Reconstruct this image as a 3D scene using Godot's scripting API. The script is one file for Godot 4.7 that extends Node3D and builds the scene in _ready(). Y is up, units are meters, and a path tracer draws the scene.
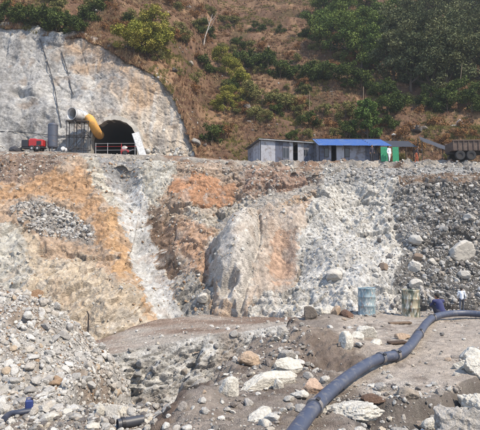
extends Node3D

# Tunnel portal above a cut river bank: metres, y up, the camera looks along -z.

var rng := RandomNumberGenerator.new()
var taken := {}
var n_big := FastNoiseLite.new()
var n_mid := FastNoiseLite.new()
var n_fine := FastNoiseLite.new()
var n_cell := FastNoiseLite.new()
var n_chip := FastNoiseLite.new()
var n_warp := FastNoiseLite.new()
var tex := {}
var mats := {}
var rocks: Array[Mesh] = []
var pebbles: Array[Mesh] = []
var sheets := {}

# Lines the land is stretched between, left to right: (x, y, z).
var wall_foot := [Vector3(-23.28, -8.37, -28.00), Vector3(-7.55, -7.76, -28.50), Vector3(-5.40, -7.39, -28.50), Vector3(0.55, -6.59, -29.00), Vector3(13.65, -6.89, -30.00), Vector3(26.17, -6.89, -30.00)]
var wall_top := [Vector3(-25.11, -4.93, -30.00), Vector3(-10.28, -4.76, -30.00), Vector3(-6.97, -4.48, -30.00), Vector3(-5.23, -4.18, -30.50), Vector3(-2.36, -3.70, -31.00), Vector3(0.60, -3.44, -31.50), Vector3(3.67, -3.05, -32.00), Vector3(15.13, -2.71, -33.00), Vector3(29.01, -2.71, -33.00)]
var cliff_foot := [Vector3(-31.43, -4.71, -33.00), Vector3(-12.77, -4.69, -33.50), Vector3(-9.08, -4.34, -34.00), Vector3(-7.79, -3.96, -35.50), Vector3(-6.36, -3.66, -37.00), Vector3(-2.90, -3.38, -38.00), Vector3(2.90, -3.38, -38.00), Vector3(7.17, -3.38, -37.50), Vector3(12.73, -2.89, -37.00), Vector3(16.98, -2.75, -37.00), Vector3(33.96, -2.75, -37.00)]
var cliff_top := [Vector3(-50.44, 10.76, -52.00), Vector3(-18.16, 10.76, -52.00), Vector3(-15.21, 10.56, -52.30), Vector3(-9.07, 10.26, -52.00), Vector3(-4.03, 9.90, -52.00), Vector3(1.00, 9.63, -51.50), Vector3(7.91, 9.41, -51.00), Vector3(15.65, 9.19, -50.50), Vector3(23.25, 9.17, -50.00), Vector3(46.49, 8.97, -50.00)]
var yard_back := [Vector3(-55.30, 11.81, -57.00), Vector3(-20.08, 11.78, -57.50), Vector3(-14.05, 11.50, -57.50), Vector3(-6.63, 11.25, -57.00), Vector3(0.00, 10.60, -56.00), Vector3(2.13, 10.40, -55.00), Vector3(26.05, 10.49, -56.00), Vector3(52.10, 10.44, -56.00)]
var face_foot := [Vector3(-54.87, 10.97, -56.60), Vector3(-19.89, 10.92, -57.00), Vector3(-13.92, 10.70, -57.00), Vector3(-6.63, 10.48, -57.00), Vector3(-4.56, 10.53, -57.40)]
var face_top := [Vector3(-63.88, 30.91, -65.00), Vector3(-30.64, 30.00, -65.00), Vector3(-26.80, 29.61, -65.00), Vector3(-22.77, 27.98, -64.50), Vector3(-20.28, 28.54, -64.60), Vector3(-17.57, 27.40, -64.00), Vector3(-13.57, 24.74, -63.00), Vector3(-10.35, 22.88, -62.30), Vector3(-8.16, 20.67, -61.50), Vector3(-6.42, 16.67, -60.00), Vector3(-4.61, 11.41, -58.00)]
var hill_foot := [Vector3(-63.77, 30.74, -64.90), Vector3(-30.59, 29.83, -64.90), Vector3(-26.76, 29.44, -64.90), Vector3(-22.74, 27.81, -64.40), Vector3(-20.25, 28.37, -64.50), Vector3(-17.54, 27.23, -63.90), Vector3(-13.54, 24.58, -62.90), Vector3(-10.34, 22.73, -62.20), Vector3(-8.15, 20.52, -61.40), Vector3(-6.41, 16.53, -59.90), Vector3(-4.60, 11.17, -57.90), Vector3(0.00, 10.72, -59.50), Vector3(27.90, 10.56, -60.00), Vector3(55.80, 10.56, -60.00)]


func lin(r: int, g: int, b: int) -> Color:
	return Color8(r, g, b).srgb_to_linear()


func along(c: Array, x: float) -> Vector2:
	# (y, z) of a line at x
	if x <= c[0].x:
		return Vector2(c[0].y, c[0].z)
	for i in c.size() - 1:
		var b: Vector3 = c[i + 1]
		if x <= b.x:
			var a: Vector3 = c[i]
			var t := (x - a.x) / (b.x - a.x)
			return Vector2(lerpf(a.y, b.y, t), lerpf(a.z, b.z, t))
	return Vector2(c[-1].y, c[-1].z)


func setup_noise() -> void:
	var i := 0
	for n in [n_big, n_mid, n_fine, n_warp]:
		n.noise_type = FastNoiseLite.TYPE_SIMPLEX_SMOOTH
		n.seed = 11 + i
		n.fractal_type = FastNoiseLite.FRACTAL_FBM
		n.fractal_octaves = [3, 4, 3, 4][i]
		n.frequency = [0.11, 0.4, 1.7, 0.35][i]
		i += 1
	for n in [n_cell, n_chip]:
		n.noise_type = FastNoiseLite.TYPE_CELLULAR
		n.cellular_return_type = FastNoiseLite.RETURN_CELL_VALUE
		n.fractal_type = FastNoiseLite.FRACTAL_NONE
		n.seed = 31
	n_cell.frequency = 0.55
	n_chip.frequency = 1.6
	n_cell.domain_warp_enabled = true
	n_cell.domain_warp_amplitude = 0.8
	n_cell.domain_warp_frequency = 0.5


func grey(kind: int, freq: float, octaves: int, seed_: int, lo: float, hi: float, gain := 0.5, ret := -1) -> PackedByteArray:
	var n := FastNoiseLite.new()
	n.noise_type = kind
	n.seed = seed_
	n.frequency = freq
	n.fractal_type = FastNoiseLite.FRACTAL_FBM if octaves > 1 else FastNoiseLite.FRACTAL_NONE
	n.fractal_octaves = octaves
	n.fractal_gain = gain
	if ret >= 0:
		n.cellular_return_type = ret
	var im := n.get_seamless_image(1024, 1024, false, false, 0.12, true)
	im.convert(Image.FORMAT_L8)
	var d := im.get_data()
	var lut := PackedByteArray()
	for k in 256:
		lut.append(int(clampf(lerpf(lo, hi, k / 255.0), 0, 1) * 255))
	for k in d.size():
		d[k] = lut[d[k]]
	return d


func image_of(d: PackedByteArray) -> ImageTexture:
	var im := Image.create_from_data(1024, 1024, false, Image.FORMAT_L8, d)
	return ImageTexture.create_from_image(im)


func setup_textures() -> void:
	var fb := grey(FastNoiseLite.TYPE_SIMPLEX_SMOOTH, 0.012, 6, 3, 0.62, 1.0, 0.62)
	var cells := grey(FastNoiseLite.TYPE_CELLULAR, 0.045, 1, 5, 0.6, 1.0, 0.5, FastNoiseLite.RETURN_CELL_VALUE)
	var lumps := grey(FastNoiseLite.TYPE_CELLULAR, 0.045, 1, 5, 1.0, 0.0, 0.5, FastNoiseLite.RETURN_DISTANCE)
	var rough := grey(FastNoiseLite.TYPE_SIMPLEX_SMOOTH, 0.02, 7, 8, 0.0, 1.0, 0.68)
	tex.grain = image_of(fb)
	tex.rough = image_of(rough)
	var mix := PackedByteArray()
	mix.resize(fb.size())
	var h := PackedByteArray()
	h.resize(fb.size())
	for k in fb.size():
		mix[k] = (fb[k] * 3 + cells[k] * 2) / 5
		h[k] = (lumps[k] * 3 + rough[k] * 2) / 5
	tex.gravel = image_of(mix)
	tex.gravel_height = image_of(h)


func earth(named: String, albedo: String, height: String, metres: float, relief_cm: float, roughness := 0.95) -> StandardMaterial3D:
	# colour comes with the vertices (what the ground is made of), grain and relief with the textures
	var m := StandardMaterial3D.new()
	m.resource_name = named
	m.vertex_color_use_as_albedo = true
	m.albedo_texture = tex[albedo]
	m.roughness = roughness
	m.metallic_specular = 0.25
	m.uv1_triplanar = true
	m.uv1_world_triplanar = true
	m.uv1_scale = Vector3.ONE / metres
	m.heightmap_enabled = true
	m.heightmap_texture = tex[height]
	m.heightmap_scale = relief_cm
	return m


func worn(named: String, coat: Color, under: Color, amount: float, metres: float, roughness := 0.6, metallic := 0.0, seed_ := 1) -> StandardMaterial3D:
	# paint or plastic with patches of dirt, dust or rust that have ragged outlines
	var n := FastNoiseLite.new()
	n.seed = seed_
	n.frequency = 0.012
	n.fractal_octaves = 6
	n.fractal_gain = 0.6
	var a := n.get_seamless_image(256, 256, false, false, 0.15, true)
	a.convert(Image.FORMAT_L8)
	n.seed = seed_ + 50
	n.frequency = 0.05
	var b := n.get_seamless_image(256, 256, false, false, 0.15, true)
	b.convert(Image.FORMAT_L8)
	var im := Image.create(256, 256, false, Image.FORMAT_RGB8)
	for y in 256:
		for x in 256:
			var s := a.get_pixel(x, y).r
			var f := b.get_pixel(x, y).r
			var c := coat.lerp(under, clampf((s * 0.7 + f * 0.3 - 1.0 + amount) * 5.0, 0, 0.85)) * (0.68 + 0.3 * f)
			im.set_pixel(x, y, c.linear_to_srgb())
	var m := plain(named, Color.WHITE, roughness, metallic)
	m.albedo_texture = ImageTexture.create_from_image(im)
	m.uv1_triplanar = true
	m.uv1_world_triplanar = true
	m.uv1_scale = Vector3.ONE / metres
	return m


func plain(named: String, c: Color, roughness := 0.7, metallic := 0.0, grain := 0.0) -> StandardMaterial3D:
	# c is linear; grain: metres of one tile of blotches
	var m := StandardMaterial3D.new()
	m.resource_name = named
	m.albedo_color = c.linear_to_srgb()
	m.roughness = roughness
	m.metallic = metallic
	if grain > 0.0:
		m.albedo_texture = tex.grain
		m.uv1_triplanar = true
		m.uv1_world_triplanar = true
		m.uv1_scale = Vector3.ONE / grain
	mats[named] = m
	return m


func numbered(called: String) -> String:
	var k: int = taken.get(called, 0)
	taken[called] = k + 1
	return called if k == 0 else "%s_%03d" % [called, k]


func tag(o: Node3D, label := "", category := "", group := "", kind := "") -> Node3D:
	if label: o.set_meta("label", label)
	if category: o.set_meta("category", category)
	if group: o.set_meta("group", group)
	if kind: o.set_meta("kind", kind)
	return o


func thing(called: String, label: String, category: String, at := Vector3.ZERO, turn := 0.0, group := "") -> Node3D:
	var o := Node3D.new()
	o.name = numbered(called)
	add_child(o)
	o.position = at
	o.rotation.y = turn
	return tag(o, label, category, group)


func part(called: String, mesh: Mesh, mat: Material, parent: Node3D, at := Transform3D()) -> MeshInstance3D:
	var o := MeshInstance3D.new()
	o.mesh = mesh
	if mat: o.material_override = mat
	if parent == self:
		o.name = numbered(called)
		add_child(o)
	else:
		var n := called
		var k := 0
		while parent.has_node(NodePath(n)):
			k += 1
			n = "%s_%03d" % [called, k]
		o.name = n
		parent.add_child(o)
	o.transform = at
	return o


# ---- shapes -------------------------------------------------------------------------------

func box(size: Vector3, bevel := 0.0) -> ArrayMesh:
	# a box with chamfered edges, centred on its base
	var st := SurfaceTool.new()
	st.begin(Mesh.PRIMITIVE_TRIANGLES)
	add_box(st, Transform3D(Basis(), Vector3(0, size.y / 2, 0)), size, bevel)
	return st.commit()


func add_box(st: SurfaceTool, t: Transform3D, size: Vector3, bevel := 0.0) -> void:
	var h := size / 2
	var b: float = minf(bevel, minf(h.x, minf(h.y, h.z)) * 0.9)
	st.set_smooth_group(-1)
	var quad := func(pts: Array):
		var n: Vector3 = (pts[1] - pts[0]).cross(pts[2] - pts[0])
		var mid: Vector3 = (pts[0] + pts[1] + pts[2]) / 3.0
		var p: Array = pts.duplicate()
		if n.dot(mid) > 0: p.reverse()
		n = (t.basis * ((p[2] - p[0]).cross(p[1] - p[0]))).normalized()
		for k in range(1, p.size() - 1):
			for q in [p[0], p[k], p[k + 1]]:
				st.set_normal(n)
				st.add_vertex(t * q)
	for ax in 3:
		var u := (ax + 1) % 3
		var v := (ax + 2) % 3
		for s in [-1.0, 1.0]:
			var pts := []
			for c in [[-1, -1], [1, -1], [1, 1], [-1, 1]]:
				var p := Vector3()
				p[ax] = s * h[ax]
				p[u] = c[0] * (h[u] - b)
				p[v] = c[1] * (h[v] - b)
				pts.append(p)
			quad.call(pts)
		if b > 0.0:
			for su in [-1.0, 1.0]:
				for sv in [-1.0, 1.0]:
					var pts := []
					for e in [-1.0, 1.0]:
						var p := Vector3()
						p[ax] = e * (h[ax] - b)
						p[u] = su * h[u]
						p[v] = sv * (h[v] - b)
						var q := p
						q[u] = su * (h[u] - b)
						q[v] = sv * h[v]
						pts.append_array([p, q] if e < 0 else [q, p])
					quad.call(pts)
	if b > 0.0:
		for sx in [-1.0, 1.0]:
			for sy in [-1.0, 1.0]:
				for sz in [-1.0, 1.0]:
					quad.call([Vector3(sx * h.x, sy * (h.y - b), sz * (h.z - b)), Vector3(sx * (h.x - b), sy * h.y, sz * (h.z - b)), Vector3(sx * (h.x - b), sy * (h.y - b), sz * h.z)])


func sweep(path: PackedVector3Array, radii: PackedFloat32Array, sides: int, caps := true, wave := 0.0) -> ArrayMesh:
	var st := SurfaceTool.new()
	st.begin(Mesh.PRIMITIVE_TRIANGLES)
	add_sweep(st, path, radii, sides, caps, wave)
	st.generate_normals()
	return st.commit()


func add_sweep(st: SurfaceTool, path: PackedVector3Array, radii: PackedFloat32Array, sides: int, caps := true, wave := 0.0) -> void:
	var n := path.size()
	var rings := []
	var side := Vector3.ZERO
	for i in n:
		var d := (path[mini(i + 1, n - 1)] - path[maxi(i - 1, 0)]).normalized()
		if side == Vector3.ZERO:
			side = d.cross(Vector3.UP if absf(d.y) < 0.9 else Vector3.RIGHT).normalized()
		side = (side - d * side.dot(d)).normalized()
		var up := side.cross(d)
		var r: float = radii[mini(i, radii.size() - 1)] * (1.0 + wave * (1.0 if i % 2 else -1.0))
		var ring := []
		for k in sides:
			var a := TAU * k / sides
			ring.append(path[i] + (side * cos(a) + up * sin(a)) * r)
		rings.append(ring)
	st.set_smooth_group(1)
	for i in n - 1:
		for k in sides:
			var a: Vector3 = rings[i][k]
			var b: Vector3 = rings[i][(k + 1) % sides]
			var c: Vector3 = rings[i + 1][(k + 1) % sides]
			var d2: Vector3 = rings[i + 1][k]
			for v in [a, b, c, a, c, d2]: st.add_vertex(v)
	if caps:
		st.set_smooth_group(-1)
		for e in [0, n - 1]:
			for k in sides:
				var a: Vector3 = rings[e][k]
				var b: Vector3 = rings[e][(k + 1) % sides]
				for v in ([path[e], b, a] if e == 0 else [path[e], a, b]): st.add_vertex(v)


func lathe(profile: Array, sides: int, smooth := true) -> ArrayMesh:
	# profile: (radius, height) from the bottom up
	var st := SurfaceTool.new()
	st.begin(Mesh.PRIMITIVE_TRIANGLES)
	st.set_smooth_group(1 if smooth else -1)
	for i in profile.size() - 1:
		var p: Vector2 = profile[i]
		var q: Vector2 = profile[i + 1]
		if smooth:
			st.set_smooth_group(i + 1 if p.distance_to(q) > 0.0 else 1)
		for k in sides:
			var a := TAU * k / sides
			var b := TAU * (k + 1) / sides
			var u := Vector3(cos(a), 0, sin(a))
			var w := Vector3(cos(b), 0, sin(b))
			var A := u * p.x + Vector3.UP * p.y
			var B := w * p.x + Vector3.UP * p.y
			var C := w * q.x + Vector3.UP * q.y
			var D := u * q.x + Vector3.UP * q.y
			if p.x > 0.0001:
				for v in [A, C, B]: st.add_vertex(v)
			if q.x > 0.0001:
				for v in [A, D, C]: st.add_vertex(v)
	st.generate_normals()
	return st.commit()


func tube(a: Vector3, b: Vector3, r: float, sides := 8, r2 := -1.0) -> ArrayMesh:
	return sweep(PackedVector3Array([a, b]), PackedFloat32Array([r, r if r2 < 0 else r2]), sides)


func smooth_path(pts: Array, steps: int) -> PackedVector3Array:
	var out := PackedVector3Array()
	for i in pts.size() - 1:
		var p0: Vector3 = pts[maxi(i - 1, 0)]
		var p3: Vector3 = pts[mini(i + 2, pts.size() - 1)]
		for k in steps:
			out.append(pts[i].cubic_interpolate(pts[i + 1], p0, p3, float(k) / steps))
	out.append(pts[-1])
	return out


func rock_mesh(seed_: int, level: int, flat: float, planes: int, rough := 0.07) -> ArrayMesh:
	# a broken stone: a ball cut by random planes, its faces a little uneven
	var r := RandomNumberGenerator.new()
	r.seed = seed_
	var n := FastNoiseLite.new()
	n.seed = seed_
	n.frequency = 1.4
	n.fractal_octaves = 3
	var cuts := []
	for k in planes:
		var d := Vector3(r.randfn(), r.randfn(), r.randfn()).normalized()
		cuts.append([d, r.randf_range(0.5, 0.9)])
	var verts := PackedVector3Array()
	var idx := PackedInt32Array()
	var g := (1.0 + sqrt(5.0)) / 2.0
	for v in [[-1, g, 0], [1, g, 0], [-1, -g, 0], [1, -g, 0], [0, -1, g], [0, 1, g], [0, -1, -g], [0, 1, -g], [g, 0, -1], [g, 0, 1], [-g, 0, -1], [-g, 0, 1]]:
		verts.append(Vector3(v[0], v[1], v[2]).normalized())
	idx = PackedInt32Array([0, 11, 5, 0, 5, 1, 0, 1, 7, 0, 7, 10, 0, 10, 11, 1, 5, 9, 5, 11, 4, 11, 10, 2, 10, 7, 6, 7, 1, 8, 3, 9, 4, 3, 4, 2, 3, 2, 6, 3, 6, 8, 3, 8, 9, 4, 9, 5, 2, 4, 11, 6, 2, 10, 8, 6, 7, 9, 8, 1])
	for l in level:
		var half := {}
		var out := PackedInt32Array()
		for t in range(0, idx.size(), 3):
			var m := []
			for e in 3:
				var a := idx[t + e]
				var b := idx[t + (e + 1) % 3]
				var key := Vector2i(mini(a, b), maxi(a, b))
				if not half.has(key):
					half[key] = verts.size()
					verts.append((verts[a] + verts[b]).normalized())
				m.append(half[key])
			for q in [idx[t], m[0], m[2], idx[t + 1], m[1], m[0], idx[t + 2], m[2], m[1], m[0], m[1], m[2]]: out.append(q)
		idx = out
	for k in verts.size():
		var d := verts[k]
		var rad := 1.0
		for c in cuts:
			var along_ := d.dot(c[0])
			if along_ > 0.05: rad = minf(rad, c[1] / along_)
		rad *= 1.0 + rough * n.get_noise_3dv(d * (1.5 + 6.0 * maxf(0.0, rough - 0.12)))
		verts[k] = d * rad * Vector3(1, flat, 0.85)
	var st := SurfaceTool.new()
	st.begin(Mesh.PRIMITIVE_TRIANGLES)
	st.set_smooth_group(-1)
	for t in range(0, idx.size(), 3):
		for q in [idx[t], idx[t + 2], idx[t + 1]]: st.add_vertex(verts[q])
	st.generate_normals()
	return st.commit()


# ---- land ----------------------------------------------------------------------------------

class Sheet:
	var pos: PackedVector3Array
	var nor: PackedVector3Array
	var col: PackedColorArray
	var nx: int
	var nt: int
	var node: MeshInstance3D


func sheet(called: String, x0: float, x1: float, nx: int, nt: int, place: Callable, push: Callable, paint: Callable, mat: Material, skip = null) -> Sheet:
	# place(x, t) -> the land without detail; push(p) -> how far it stands out; paint(p) -> its matter's colour
	var s := Sheet.new()
	s.nx = nx
	s.nt = nt
	var flat := PackedVector3Array()
	flat.resize(nx * nt)
	for j in nt:
		for i in nx:
			flat[j * nx + i] = place.call(lerpf(x0, x1, float(i) / (nx - 1)), float(j) / (nt - 1))
	s.pos.resize(nx * nt)
	s.col.resize(nx * nt)
	for j in nt:
		for i in nx:
			var k := j * nx + i
			var n := (flat[j * nx + mini(i + 1, nx - 1)] - flat[j * nx + maxi(i - 1, 0)]).cross(flat[mini(j + 1, nt - 1) * nx + i] - flat[maxi(j - 1, 0) * nx + i])
			s.pos[k] = flat[k] + n.normalized() * push.call(flat[k])
			s.col[k] = paint.call(flat[k])
	s.nor.resize(nx * nt)
	for j in nt:
		for i in nx:
			s.nor[j * nx + i] = (s.pos[j * nx + mini(i + 1, nx - 1)] - s.pos[j * nx + maxi(i - 1, 0)]).cross(s.pos[mini(j + 1, nt - 1) * nx + i] - s.pos[maxi(j - 1, 0) * nx + i]).normalized()
	var idx := PackedInt32Array()
	for j in nt - 1:
		for i in nx - 1:
			var a := j * nx + i
			if skip != null and skip.call(s.pos[a]):
				continue
			idx.append_array([a, a + nx, a + nx + 1, a, a + nx + 1, a + 1])
	var arr := []
	arr.resize(Mesh.ARRAY_MAX)
	arr[Mesh.ARRAY_VERTEX] = s.pos
	arr[Mesh.ARRAY_NORMAL] = s.nor
	arr[Mesh.ARRAY_COLOR] = s.col
	arr[Mesh.ARRAY_INDEX] = idx
	var am := ArrayMesh.new()
	am.add_surface_from_arrays(Mesh.PRIMITIVE_TRIANGLES, arr)
	s.node = part(called, am, mat, self)
	sheets[called] = s
	return s


func between(a: Array, b: Array, x: float, t: float) -> Vector3:
	var p := along(a, x)
	var q := along(b, x)
	return Vector3(x, lerpf(p.x, q.x, t), lerpf(p.y, q.y, t))


func inside(poly: Array, p: Vector2) -> bool:
	return Geometry2D.is_point_in_polygon(p, PackedVector2Array(poly))


func bump(p: Vector2, at: Vector2, r: Vector2, turn := 0.0) -> float:
	var d := (p - at).rotated(-turn) / r
	var q := d.length_squared()
	return 0.0 if q > 4.0 else exp(-q * 2.0)


func near_line(p: Vector2, line: Array) -> float:
	var best := 1e9
	for i in line.size() - 1:
		best = minf(best, p.distance_to(Geometry2D.get_closest_point_to_segment(p, line[i], line[i + 1])))
	return best


var jitter := PackedVector2Array()
var heights := PackedFloat32Array()
var facet_id := 0


func facets(p: Vector2, cell: float, k: int) -> float:
	# broken rock: a Voronoi mosaic of tilted faces with a narrow joint between them, -1 to 1
	if jitter.is_empty():
		var r := RandomNumberGenerator.new()
		r.seed = 91
		for i in 4096:
			jitter.append(Vector2(r.randf(), r.randf()))
			heights.append(r.randf_range(-1, 1))
	var q := p / cell + Vector2(k * 17, k * 29)
	var base := q.floor()
	var f1 := 1e9
	var f2 := 1e9
	var away := Vector2.ZERO
	var id := 0
	for dy in range(-1, 2):
		for dx in range(-1, 2):
			var c := base + Vector2(dx, dy)
			var h := (int(c.x) * 73 + int(c.y) * 1031 + k * 397) & 4095
			var o := q - c - jitter[h]
			var d := o.length_squared()
			if d < f1:
				f2 = f1
				f1 = d
				away = o
				id = h
			elif d < f2:
				f2 = d
	facet_id = id
	var joint := sqrt(f2) - sqrt(f1)
	return heights[id] * 0.6 + (jitter[(id * 7 + 3) & 4095] - Vector2(0.5, 0.5)).dot(away) * 1.6 - 0.5 * exp(-joint * 14.0)


func basis_random(r: RandomNumberGenerator, n: Vector3, tilt: float) -> Basis:
	var up := (n + Vector3(r.randfn(), r.randfn(), r.randfn()) * tilt).normalized()
	var side := up.cross(Vector3(r.randfn(), r.randfn(), r.randfn())).normalized()
	return Basis(side, up, side.cross(up))


func stone_material(c: Color) -> StandardMaterial3D:
	var key := "stone %.2f %.2f %.2f" % [c.r, c.g, c.b]
	if not mats.has(key):
		var m := StandardMaterial3D.new()
		m.resource_name = key
		m.albedo_color = c.linear_to_srgb()
		m.albedo_texture = tex.grain
		m.uv1_triplanar = true
		m.uv1_world_triplanar = true
		m.uv1_scale = Vector3.ONE * 1.3
		m.roughness = 0.92
		m.metallic_specular = 0.3
		m.heightmap_enabled = true
		m.heightmap_texture = tex.rough
		m.heightmap_scale = 2.5
		mats[key] = m
	return mats[key]


func strew(s: Sheet, how_many: int, seed_: int, density: Callable, size: Callable, tone: Callable, most := 300, sunk := 0.25, singles := "stone", rest := "gravel") -> void:
	# stones on a sheet of land: the largest one by one, the others as one mass
	var r := RandomNumberGenerator.new()
	r.seed = seed_
	var got := []
	var tries := 0
	while got.size() < how_many and tries < how_many * 12:
		tries += 1
		var k := r.randi() % s.pos.size()
		var p := s.pos[k]
		if r.randf() > density.call(p): continue
		var d: float = size.call(p, r)
		got.append([d, p + s.nor[k] * d * (0.5 - sunk) * 0.6, basis_random(r, s.nor[k], 0.25), tone.call(p, r), r.randi()])
	got.sort_custom(func(a, b): return a[0] > b[0])
	var many := [[], [], [], []]
	for i in got.size():
		var g: Array = got[i]
		var b: Basis = g[2].scaled_local(Vector3.ONE * g[0] * 0.5)
		if i < most:
			part(singles, rocks[g[4] % rocks.size()], stone_material(g[3]), s.node, Transform3D(b, g[1]))
		else:
			many[g[4] % 4].append([Transform3D(b, g[1]), g[3]])
	for v in 4:
		if many[v].is_empty(): continue
		var mm := MultiMesh.new()
		mm.transform_format = MultiMesh.TRANSFORM_3D
		mm.use_colors = true
		mm.mesh = pebbles[v]
		mm.instance_count = many[v].size()
		for i in many[v].size():
			mm.set_instance_transform(i, many[v][i][0])
			mm.set_instance_color(i, many[v][i][1])
		var o := MultiMeshInstance3D.new()
		o.multimesh = mm
		o.material_override = mats.gravel
		o.name = rest if v == 0 else "%s_%03d" % [rest, v]
		o.set_meta("kind", "stuff")
		s.node.add_child(o)


func pick(r: RandomNumberGenerator, list: Array) -> Color:
	# one of a few shades, so that stones share materials
	return list[r.randi() % list.size()]


# ---- the cliff: what it is made of, as outlines in the (x, y) plane of the face ---------------

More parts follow.
